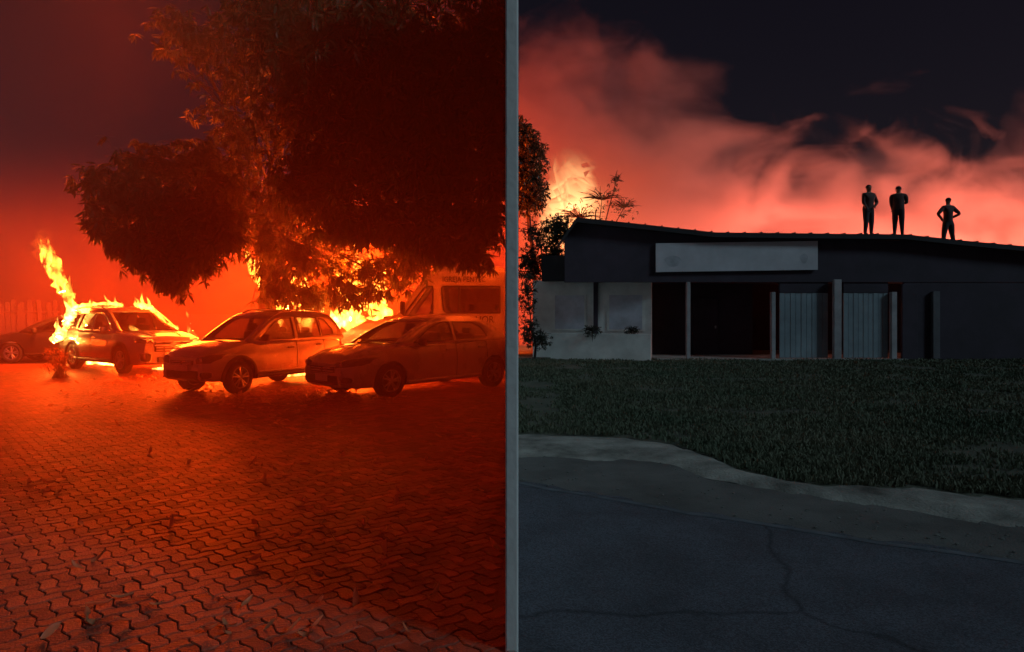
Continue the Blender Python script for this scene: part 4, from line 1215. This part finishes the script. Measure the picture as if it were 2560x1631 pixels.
# ------------------------------------------------------------------ people on the roof
M['skin'] = mat('skin', (0.30, 0.17, 0.11), 0.6); M['shirt'] = mat('dark_shirt', (0.10, 0.05, 0.05), 0.85, var=.2, scale=6); M['trousers'] = mat('dark_trousers', (0.045, 0.035, 0.045), 0.85, var=.2, scale=6)
M['hair'] = mat('black_hair', (0.015, 0.012, 0.012), 0.7, bump=.6, bscale=80); M['shoe'] = mat('shoes', (0.03, 0.025, 0.025), 0.6)
def person(label, loc, rz, h, lh, rh, spread=.10, lean=0.0, wide=1.0):
    """lh / rh: elbow and wrist for the left and right arm, in units of body height"""
    root = empty('person', loc, rz); tag(root, label, 'person', 'people standing on the roof')
    V_ = []; E_ = []; Rd = []
    def v(p, r_, par=None):
        V_.append(Vector(p) * h); Rd.append(r_ * h * (1.18 if r_ > .012 and p[2] < .84 else 1.0))
        if par is not None: E_.append((par, len(V_) - 1))
        return len(V_) - 1
    pel = v((0, 0, .52), .082 * wide); wst = v((0, lean * .3, .60), .074 * wide, pel); chs = v((0, lean * .7, .72), .086 * wide, wst); ush = v((0, lean, .805), .06, chs)
    nk = v((0, lean + .004, .85), .032, ush); hd0 = v((0, lean - .004, .895), .046, nk); hd1 = v((0, lean - .002, .945), .050, hd0); hd2 = v((0, lean + .004, .985), .034, hd1)
    for s, (el, wr) in ((1, lh), (-1, rh)):
        sh_ = v((s * .105 * wide, lean, .80), .042, ush)
        e_ = v((s * el[0], el[1] + lean, el[2]), .030, sh_); w_ = v((s * wr[0], wr[1] + lean, wr[2]), .021, e_)
        d = (Vector(wr) - Vector(el)).normalized(); d.x *= s
        c = Vector((s * wr[0], wr[1] + lean, wr[2])); side = d.cross(Vector((0, 1, 0)))
        if side.length < .1: side = Vector((1, 0, 0))
        side.normalize()
        palm = v(c + d * .035, .020, w_)
        for q, ln in ((-.014, .040), (-.005, .046), (.005, .043), (.014, .034)):
            f1 = v(c + d * .052 + side * q, .0058, palm); f2 = v(c + d * (.052 + ln * .55) + side * q * 1.15 + Vector((0, -.006, 0)), .0052, f1); v(c + d * (.052 + ln) + side * q * 1.2 + Vector((0, -.016, 0)), .0044, f2)
        t1 = v(c + d * .018 + side * .026, .0065, palm); v(c + d * .040 + side * .038, .0055, t1)
        hip = v((s * .052, 0, .49), .064, pel); kn = v((s * (.055 + spread * .45), -.012, .275), .042, hip); an = v((s * (.055 + spread), .008, .045), .027, kn); v((s * (.06 + spread * 1.05), -.075, .018), .022, an)
    me = bpy.data.meshes.new('body'); me.from_pydata([tuple(q) for q in V_], E_, [])
    o = bpy.data.objects.new('body', me); COL.objects.link(o)
    sk = o.modifiers.new('skin', 'SKIN'); sk.use_smooth_shade = True
    lay = me.skin_vertices[0].data
    for i, q in enumerate(lay): q.radius = (Rd[i], Rd[i]); q.use_root = (i == pel)
    ss = o.modifiers.new('sub', 'SUBSURF'); ss.levels = 2; ss.render_levels = 2
    m2 = evaluated(o); bpy.data.objects.remove(o)
    m2.materials.clear()
    for k in ('skin', 'shirt', 'trousers', 'shoe'): m2.materials.append(M[k])
    for p in m2.polygons:
        z = p.center.z / h; x = abs(p.center.x) / h
        p.material_index = 3 if z < .045 else (2 if z < .53 and x < .16 and not (z > .40 and x > .125) else (1 if (z < .835 and not (x > .12 and z < .60)) else 0))
    b = link_mesh('body', m2, root, 180)
    hair = MB(); bm = bmesh.new(); bmesh.ops.create_icosphere(bm, subdivisions=3, radius=1)
    for q in list(bm.verts):
        q.co = Vector((q.co.x * .053 * h, (q.co.y * .057 + lean + .006) * h, (.950 + q.co.z * .052) * h))
    bmesh.ops.delete(bm, geom=[q for q in bm.verts if q.co.z < .935 * h or (q.co.y < (lean - .03) * h and q.co.z < .965 * h)], context='VERTS')
    hair.add_bm(bm); hair.build('hair', M['hair'], root, 180)
    nose = MB().tube([(0, (lean - .050) * h, .935 * h), (0, (lean - .064) * h, .915 * h)], [.006 * h, .009 * h], 6); nose.build('nose', M['skin'], root, 180)
    for s in (1, -1):
        MB().bbox((s * .052 * h - .006, (lean - .006) * h, .912 * h), (s * .052 * h + .006, (lean + .012) * h, .945 * h), .004).build('ear', M['skin'], root, 180)
        MB().bbox((s * .02 * h - .008, (lean - .052) * h, .940 * h), (s * .02 * h + .008, (lean - .044) * h, .948 * h), .002).build('eye', M['hair'], root)
    MB().bbox((-.014 * h, (lean - .052) * h, .898 * h), (.014 * h, (lean - .044) * h, .903 * h), .002).build('mouth', M['shirt'], root)
    return root
akimbo = ((.215, .03, .665), (.10, -.05, .585)); hang = ((.135, .02, .655), (.135, -.03, .50)); close = ((.125, .0, .655), (.10, -.06, .54)); folded = ((.15, -.02, .66), (.03, -.11, .68))
def roof_pt(px, Y):
    x = bx(px, Y); return Vector((x, Y, roofz(x) + .005))
person('person standing with one elbow bent out, leftmost of three on the roof', roof_pt(2171, 24.75), R(14), 1.76, akimbo, close, .015, -.012)
person('person standing straight with arms held close, middle of three on the roof', roof_pt(2246, 24.75), R(155), 1.74, close, folded, .012, .01, 1.22)
person('person with legs apart and hands on hips, rightmost on the roof', roof_pt(2371, 26.0), R(184), 1.80, ((.235, .03, .665), (.105, -.05, .585)), ((.235, .02, .675), (.10, -.05, .60)), .065, -.008, .92)

# ------------------------------------------------------------------ dark trees and bushes round the building
def small_tree(name, label, cat, base, blobs, material, per=10, L=(.10, .2), trunk_r=.12, group=None, twigs=14):
    root = empty(name, base); tag(root, label, cat, group)
    b0 = Vector(base); P = []
    for (c, r_, k) in blobs:
        u = rng.normal(0, 1, (k, 3)); u /= np.linalg.norm(u, axis=1, keepdims=True); u *= rng.random((k, 1)) ** .4
        P.append(np.array(c) + u * np.array(r_) * (1 + .15 * rng.normal(0, 1, (k, 1))))
    A_ = np.concatenate(P) - np.array(b0)
    cr = link_mesh('crown', mesh_from_leaves('crown', cluster_leaves(A_, per, L, .3, .3), material), root); cr['kind'] = 'stuff'
    top = Vector(np.mean(A_, 0)); t_ = MB()
    t_.tube(smooth_curve([(0, 0, -.1), (.05, .03, top.z * .35), (top.x * .5, top.y * .5, top.z * .7), tuple(top)], 8), [lerp(trunk_r, trunk_r * .3, i / 7) for i in range(8)], 8)
    t_.build('trunk', M['bark_b'], root, smooth=60)
    for (c, r_, k) in blobs:
        e = Vector(c) - b0; f0 = Vector((top.x * .5, top.y * .5, top.z * .6))
        lm = MB(); lm.tube(smooth_curve([f0, f0.lerp(e, .5) + Vector((0, 0, .1)), e], 7), [lerp(trunk_r * .5, .015, i / 6) for i in range(7)], 6)
        for j in range(twigs):
            d = Vector((random.gauss(0, 1), random.gauss(0, 1), abs(random.gauss(.4, .7)))).normalized(); q = e + Vector((d.x * r_[0], d.y * r_[1], d.z * r_[2])) * random.uniform(.8, 1.35)
            lm.tube([e, e.lerp(q, .5) + Vector((random.uniform(-.1, .1), 0, .08)), q], [.02, .014, .005], 4, cap=False)
        lm.build('limb', M['bark_b'], root)
    return root
def blob(px, py, Y, rx, rz, ry, k): return (tuple(at(px, py, Y)), (rx / F * Y, ry, rz / F * Y), k)
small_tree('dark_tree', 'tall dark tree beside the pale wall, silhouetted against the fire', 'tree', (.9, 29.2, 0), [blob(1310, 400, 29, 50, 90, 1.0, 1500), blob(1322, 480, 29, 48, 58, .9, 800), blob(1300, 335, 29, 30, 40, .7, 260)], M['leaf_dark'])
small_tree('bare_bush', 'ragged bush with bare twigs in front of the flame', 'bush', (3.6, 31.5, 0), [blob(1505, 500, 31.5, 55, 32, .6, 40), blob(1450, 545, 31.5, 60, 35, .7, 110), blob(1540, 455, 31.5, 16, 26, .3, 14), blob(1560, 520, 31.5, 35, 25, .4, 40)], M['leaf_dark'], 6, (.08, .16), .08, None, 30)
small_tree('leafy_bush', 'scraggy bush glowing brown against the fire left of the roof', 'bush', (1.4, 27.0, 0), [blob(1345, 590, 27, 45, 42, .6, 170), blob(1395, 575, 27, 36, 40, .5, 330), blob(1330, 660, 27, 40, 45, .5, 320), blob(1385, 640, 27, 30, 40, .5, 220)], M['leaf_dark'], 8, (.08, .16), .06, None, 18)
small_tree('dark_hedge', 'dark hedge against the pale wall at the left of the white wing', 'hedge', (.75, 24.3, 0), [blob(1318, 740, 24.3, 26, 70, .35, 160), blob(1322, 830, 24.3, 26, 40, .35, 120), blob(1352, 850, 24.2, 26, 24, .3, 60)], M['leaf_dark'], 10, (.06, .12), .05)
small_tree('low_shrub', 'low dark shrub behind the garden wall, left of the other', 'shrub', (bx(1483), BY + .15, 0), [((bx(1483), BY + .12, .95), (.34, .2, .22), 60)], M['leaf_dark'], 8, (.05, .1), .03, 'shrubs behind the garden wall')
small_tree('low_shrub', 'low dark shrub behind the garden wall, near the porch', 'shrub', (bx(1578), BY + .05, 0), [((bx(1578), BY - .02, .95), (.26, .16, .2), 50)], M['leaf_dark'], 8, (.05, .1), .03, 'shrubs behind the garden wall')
# ------------------------------------------------------------------ fire
FIRE = (1.0, 0.072, 0.004)
M['flame_hot'] = flame_material('white_hot_flame', 150, (1.0, .40, .06), 7.0, .36)
M['flame'] = flame_material('yellow_flame', 60, (1.0, .33, .03), 6.0, .44)
M['flame_edge'] = flame_material('roof_edge_flame', 130, (1.0, .34, .035), 7.0, .34)
M['flame_soft'] = flame_material('orange_flame', 3.0, (1.0, .14, .01), 2.5, .28, round_off=True)
M['flame_glow'] = flame_material('soft_far_flame', .9, (1.0, .62, .22), .8, .22, round_off=True)
M['flame_far'] = flame_material('pale_far_flame', .30, (1.0, .72, .30), .9, .20)
def flame(name, label, strokes, Y, material, power=0.0, lpos=None, group='fires in the yard', col=FIRE, tongues=0, lsize=.3):
    """strokes: lists of (px, py, radius px) at depth Y (Y None: lying on the ground)"""
    mb = MB(); org = None
    for st in strokes:
        pts = []; rad = []
        for (px, py, rp) in st:
            if Y is None:
                p = gnd(px, py); p.z = rp / F * p.y * .8; yy = p.y
            else: p = at(px, py, Y); yy = Y
            if org is None: org = Vector((p.x, p.y, 0))
            pts.append(p - org); rad.append(rp / F * yy * (1.35 if Y and Y < 30 else 1.0))
        n_ = max(8, len(pts) * 4)
        cp = smooth_curve(pts, n_); rr = np.interp(np.linspace(0, 1, n_), np.linspace(0, 1, len(rad)), rad)
        cp = [c + Vector((random.gauss(0, .25), random.gauss(0, .2), random.gauss(0, .15))) * float(r_) for c, r_ in zip(cp, rr)]
        mb.tube(cp, [max(.006, float(r_) * random.uniform(.7, 1.25)) for r_ in rr], 10)
        if tongues:
            for i in range(n_):
                if random.random() < tongues:
                    c = cp[i]; h_ = float(rr[i]) * random.uniform(2.0, 4.5); q = c + Vector((-h_ * .35 + random.gauss(0, h_ * .2), random.gauss(0, h_ * .1), h_))
                    mb.tube([c, c.lerp(q, .5) + Vector((random.gauss(0, h_ * .12), 0, 0)), q], [float(rr[i]) * .8, float(rr[i]) * .5, .004], 8)
    o = mb.build(name, material, None, 180, org)
    o.data.materials[0].cycles.volume_step_rate = .25 if hasattr(o.data.materials[0].cycles, 'volume_step_rate') else 1
    tag(o, label, 'fire', group)
    if power > 0:
        ld = bpy.data.lights.new('fire_glow', 'POINT'); ld.energy = power; ld.color = col; ld.shadow_soft_size = lsize
        lo_ = bpy.data.objects.new('fire_glow', ld); COL.objects.link(lo_); lo_.parent = o
        lo_.location = Vector(lpos) - org
    return o
flame('plume_flame', 'tall flame leaning left from the rear of the suv', [[(186, 776, 9), (178, 755, 9), (162, 730, 10), (148, 705, 12), (138, 680, 13), (122, 652, 13), (106, 622, 4)]], 21.9, M['flame'], 2000, (-14.4, 22.4, 2.9), tongues=.25)
flame('plume_wisp', 'soft orange wisp rising above the leaning flame', [[(120, 660, 14), (108, 625, 20), (112, 590, 16), (120, 560, 6)]], 22.2, M['flame_soft'])
flame('tail_flame', 'white-hot flame pouring down the rear of the suv', [[(190, 768, 6), (180, 786, 9), (168, 806, 9), (163, 818, 5), (158, 832, 8), (146, 844, 9), (136, 850, 6)]], 20.3, M['flame_hot'], 45, (-14.5, 20.0, .9), tongues=.2)
flame('roof_flame', 'low flames running along the roof of the suv', [[(188, 772, 5), (206, 767, 5), (222, 762, 4), (250, 760, 3), (285, 760, 4), (308, 764, 2)]], 20.9, M['flame_edge'], 0, tongues=.5)
flame('windshield_flame', 'flames licking along the far edge of the suv windshield', [[(336, 760, 2), (352, 764, 6), (372, 768, 5), (390, 782, 4), (405, 796, 3), (424, 812, 2), (446, 822, 2)]], 19.6, M['flame_edge'], 0, tongues=.4)
flame('corner_flame', 'small yellow flame at the front corner of the suv by the hatchback', [[(487, 858, 3), (486, 845, 6), (478, 832, 6), (470, 826, 2)], [(474, 808, 2), (476, 798, 4), (474, 788, 1)]], 18.9, M['flame'], 6500, at(505, 722, 23.0), tongues=.3, lsize=1.3)  # its strong lamp is added far behind the flame to light the ground
flame('ground_flame', 'white-hot fire on the ground under the suv', [[(216, 912, 4), (236, 910, 7), (258, 912, 6), (280, 914, 4), (296, 917, 3)], [(166, 916, 3), (182, 914, 3)]], None, M['flame_hot'], 900, (-11.6, 21.0, .35), tongues=.2)
flame('ground_flame', 'fire on the ground between the suv front wheel and the hatchback', [[(380, 924, 2), (405, 925, 4), (428, 925, 6), (441, 930, 5)]], None, M['flame_hot'], 1700, (-8.6, 19.4, .4), tongues=.2)
flame('ground_flame', 'fire line on the ground under the hatchback by the sedan nose', [[(660, 944, 2), (700, 942, 3), (740, 940, 3), (762, 938, 6)]], None, M['flame_hot'], 260, (-3.7, 16.4, .5), tongues=.2)
flame('tail_fire', 'bright yellow fire behind the hatchback tailgate', [[(842, 820, 6), (838, 806, 11), (832, 794, 5)], [(842, 816, 6), (858, 808, 6), (876, 798, 5), (884, 794, 2)], [(800, 784, 2), (806, 776, 5), (808, 768, 1)]], 18.7, M['flame_hot'], 3800, (-4.6, 19.8, 2.7), tongues=.3)
flame('backdrop_fire', 'wall of fire behind the trunk and leaves above the hatchback roof', [[(690, 800, 26), (684, 740, 24), (670, 690, 18), (660, 640, 6)], [(760, 800, 30), (770, 750, 26), (740, 700, 14), (748, 670, 5)]], 24.2, M['flame'], 9000, (-7.3, 23.7, 3.7), tongues=.25, lsize=.9)
flame('backdrop_fire', 'wall of fire behind the leaves between hatchback and van', [[(860, 800, 32), (880, 750, 28), (900, 700, 18), (930, 660, 6)], [(950, 800, 26), (940, 740, 22), (955, 690, 12), (962, 670, 4)]], 24.8, M['flame'], 8000, (-4.9, 24.6, 3.4), tongues=.25, lsize=.6)
flame('far_ground_fire', 'fire glowing under the rear of the dark sedan', [[(1190, 957, 3), (1204, 958, 6), (1214, 959, 3)], [(1232, 957, 1.5), (1236, 950, 3)]], None, M['flame_soft'])
# the fire beyond the roadside building
GL = (1.0, .25, .16)
flame('distant_flame', 'pale yellow flame behind the bare bush beyond the white wing', [[(1428, 640, 40), (1432, 580, 88), (1440, 500, 100), (1450, 420, 80), (1458, 350, 20)]], 33.5, M['flame_glow'], 520, (3.2, 33.9, 4.6), 'fires beyond the building', (1.0, .30, .09), lsize=.5)
for i, (x, y, z, pw) in enumerate(((8.0, 33.4, 2.6, 1800), (13.0, 33.6, 2.6, 3900), (18.0, 33.4, 2.8, 4100), (23.0, 33.2, 2.8, 4300), (28.5, 33.0, 2.4, 4100))):
    px = CX + x / y * F
    flame('hidden_fire', ['fire burning behind the porch end of the building', 'fire burning behind the middle of the building', 'fire burning behind the people on the roof', 'fire burning behind the right end of the building', 'fire burning beyond the right edge of the building'][i], [[(px - 30, HZ + EYE / y * F - 4, 30), (px - 10, HZ - 10, 34), (px + 8, HZ - 70, 12)], [(px + 40, HZ + 70, 26), (px + 45, HZ - 20, 16), (px + 38, HZ - 60, 5)]], y, M['flame_far'], pw, (x, y, z), 'fires beyond the building', GL, lsize=.5)

# ------------------------------------------------------------------ smoke
def box_obj(name, a, b, material):
    return MB().box(a, b).build(name, material)
air = box_obj('smoke_haze', (-24, 5.6, -.28), (WX0 - .03, 29.0, 4.6), smoke_material('thin_smoke', .0065, (.85, .48, .2)))
tag(air, 'thin smoke hanging over the whole burning yard', 'smoke', kind='stuff')
veil = box_obj('smoke_veil', (-7.4, 5.2, -.27), (WX0 - .04, 13.4, 9.5), smoke_material('drifting_smoke', .058, (.88, .45, .2)))
tag(veil, 'veil of smoke drifting over the near paving under the tree', 'smoke', kind='stuff')
def yard_smoke(n, l, p):
    tc = n.new('ShaderNodeTexCoord'); mp = n.new('ShaderNodeMapping'); mp.inputs['Scale'].default_value = (.16, .16, .12); mp.inputs['Rotation'].default_value = (0, R(-18), 0)
    nz = n.new('ShaderNodeTexNoise'); nz.inputs['Scale'].default_value = 1.6; nz.inputs['Detail'].default_value = 4; nz.inputs['Distortion'].default_value = .7
    l.new(tc.outputs['Object'], mp.inputs['Vector']); l.new(mp.outputs[0], nz.inputs['Vector'])
    a = math_node(n, l, 'SUBTRACT', nz.outputs['Fac'], .36); a = math_node(n, l, 'MAXIMUM', a, 0.0); a = math_node(n, l, 'MULTIPLY', a, .22)
    sp = n.new('ShaderNodeSeparateXYZ'); l.new(tc.outputs['Object'], sp.inputs[0])
    fz = n.new('ShaderNodeMapRange'); fz.inputs['From Min'].default_value = 1; fz.inputs['From Max'].default_value = 7.5; fz.inputs['To Min'].default_value = 1.2; fz.inputs['To Max'].default_value = .0
    l.new(sp.outputs['Z'], fz.inputs['Value']); a = math_node(n, l, 'MULTIPLY', a, fz.outputs['Result'])
    l.new(a, p.inputs['Density'])
sm = box_obj('smoke_bank', (-32, 23.6, -.26), (WX0 - .05, 40.0, 20.0), smoke_material('rolling_yard_smoke', .1, (.85, .4, .16), 0, yard_smoke))
tag(sm, 'bank of rolling smoke glowing red behind the burning cars', 'smoke', kind='stuff')
def far_smoke(n, l, p):
    tc = n.new('ShaderNodeTexCoord'); sp = n.new('ShaderNodeSeparateXYZ'); l.new(tc.outputs['Object'], sp.inputs[0])
    mp = n.new('ShaderNodeMapping'); mp.inputs['Scale'].default_value = (.20, .20, .30)
    nz = n.new('ShaderNodeTexNoise'); nz.inputs['Scale'].default_value = 1.3; nz.inputs['Detail'].default_value = 6; nz.inputs['Distortion'].default_value = .8
    l.new(tc.outputs['Object'], mp.inputs['Vector']); l.new(mp.outputs[0], nz.inputs['Vector'])
    # top of the bank: high plume on the left, lower bank to the right
    rp = n.new('ShaderNodeMapRange'); rp.interpolation_type = 'SMOOTHSTEP'
    rp.inputs['From Min'].default_value = 6.0; rp.inputs['From Max'].default_value = 13.0; rp.inputs['To Min'].default_value = 16.0; rp.inputs['To Max'].default_value = 9.2
    l.new(sp.outputs['X'], rp.inputs['Value'])
    t = math_node(n, l, 'SUBTRACT', rp.outputs['Result'], sp.outputs['Z'])
    t = math_node(n, l, 'MULTIPLY', t, .30)
    nn = math_node(n, l, 'SUBTRACT', nz.outputs['Fac'], .5); nn = math_node(n, l, 'MULTIPLY', nn, 6.5)
    t = math_node(n, l, 'ADD', t, nn); t = math_node(n, l, 'MINIMUM', t, 1.6); t = math_node(n, l, 'MAXIMUM', t, 0.0)
    t = math_node(n, l, 'MULTIPLY', t, .42)
    fz = n.new('ShaderNodeMapRange'); fz.interpolation_type = 'SMOOTHSTEP'; fz.inputs['From Min'].default_value = 7; fz.inputs['From Max'].default_value = 13; fz.inputs['To Min'].default_value = 1; fz.inputs['To Max'].default_value = .22
    l.new(sp.outputs['Z'], fz.inputs['Value']); t = math_node(n, l, 'MULTIPLY', t, fz.outputs['Result'])
    l.new(t, p.inputs['Density'])
fs = box_obj('smoke_wall', (.35, 34.6, -.24), (48, 46.0, 24.0), smoke_material('billowing_far_smoke', .3, (.78, .56, .52), 0, far_smoke))
tag(fs, 'billowing salmon red smoke lit from below beyond the roadside building', 'smoke', kind='stuff')
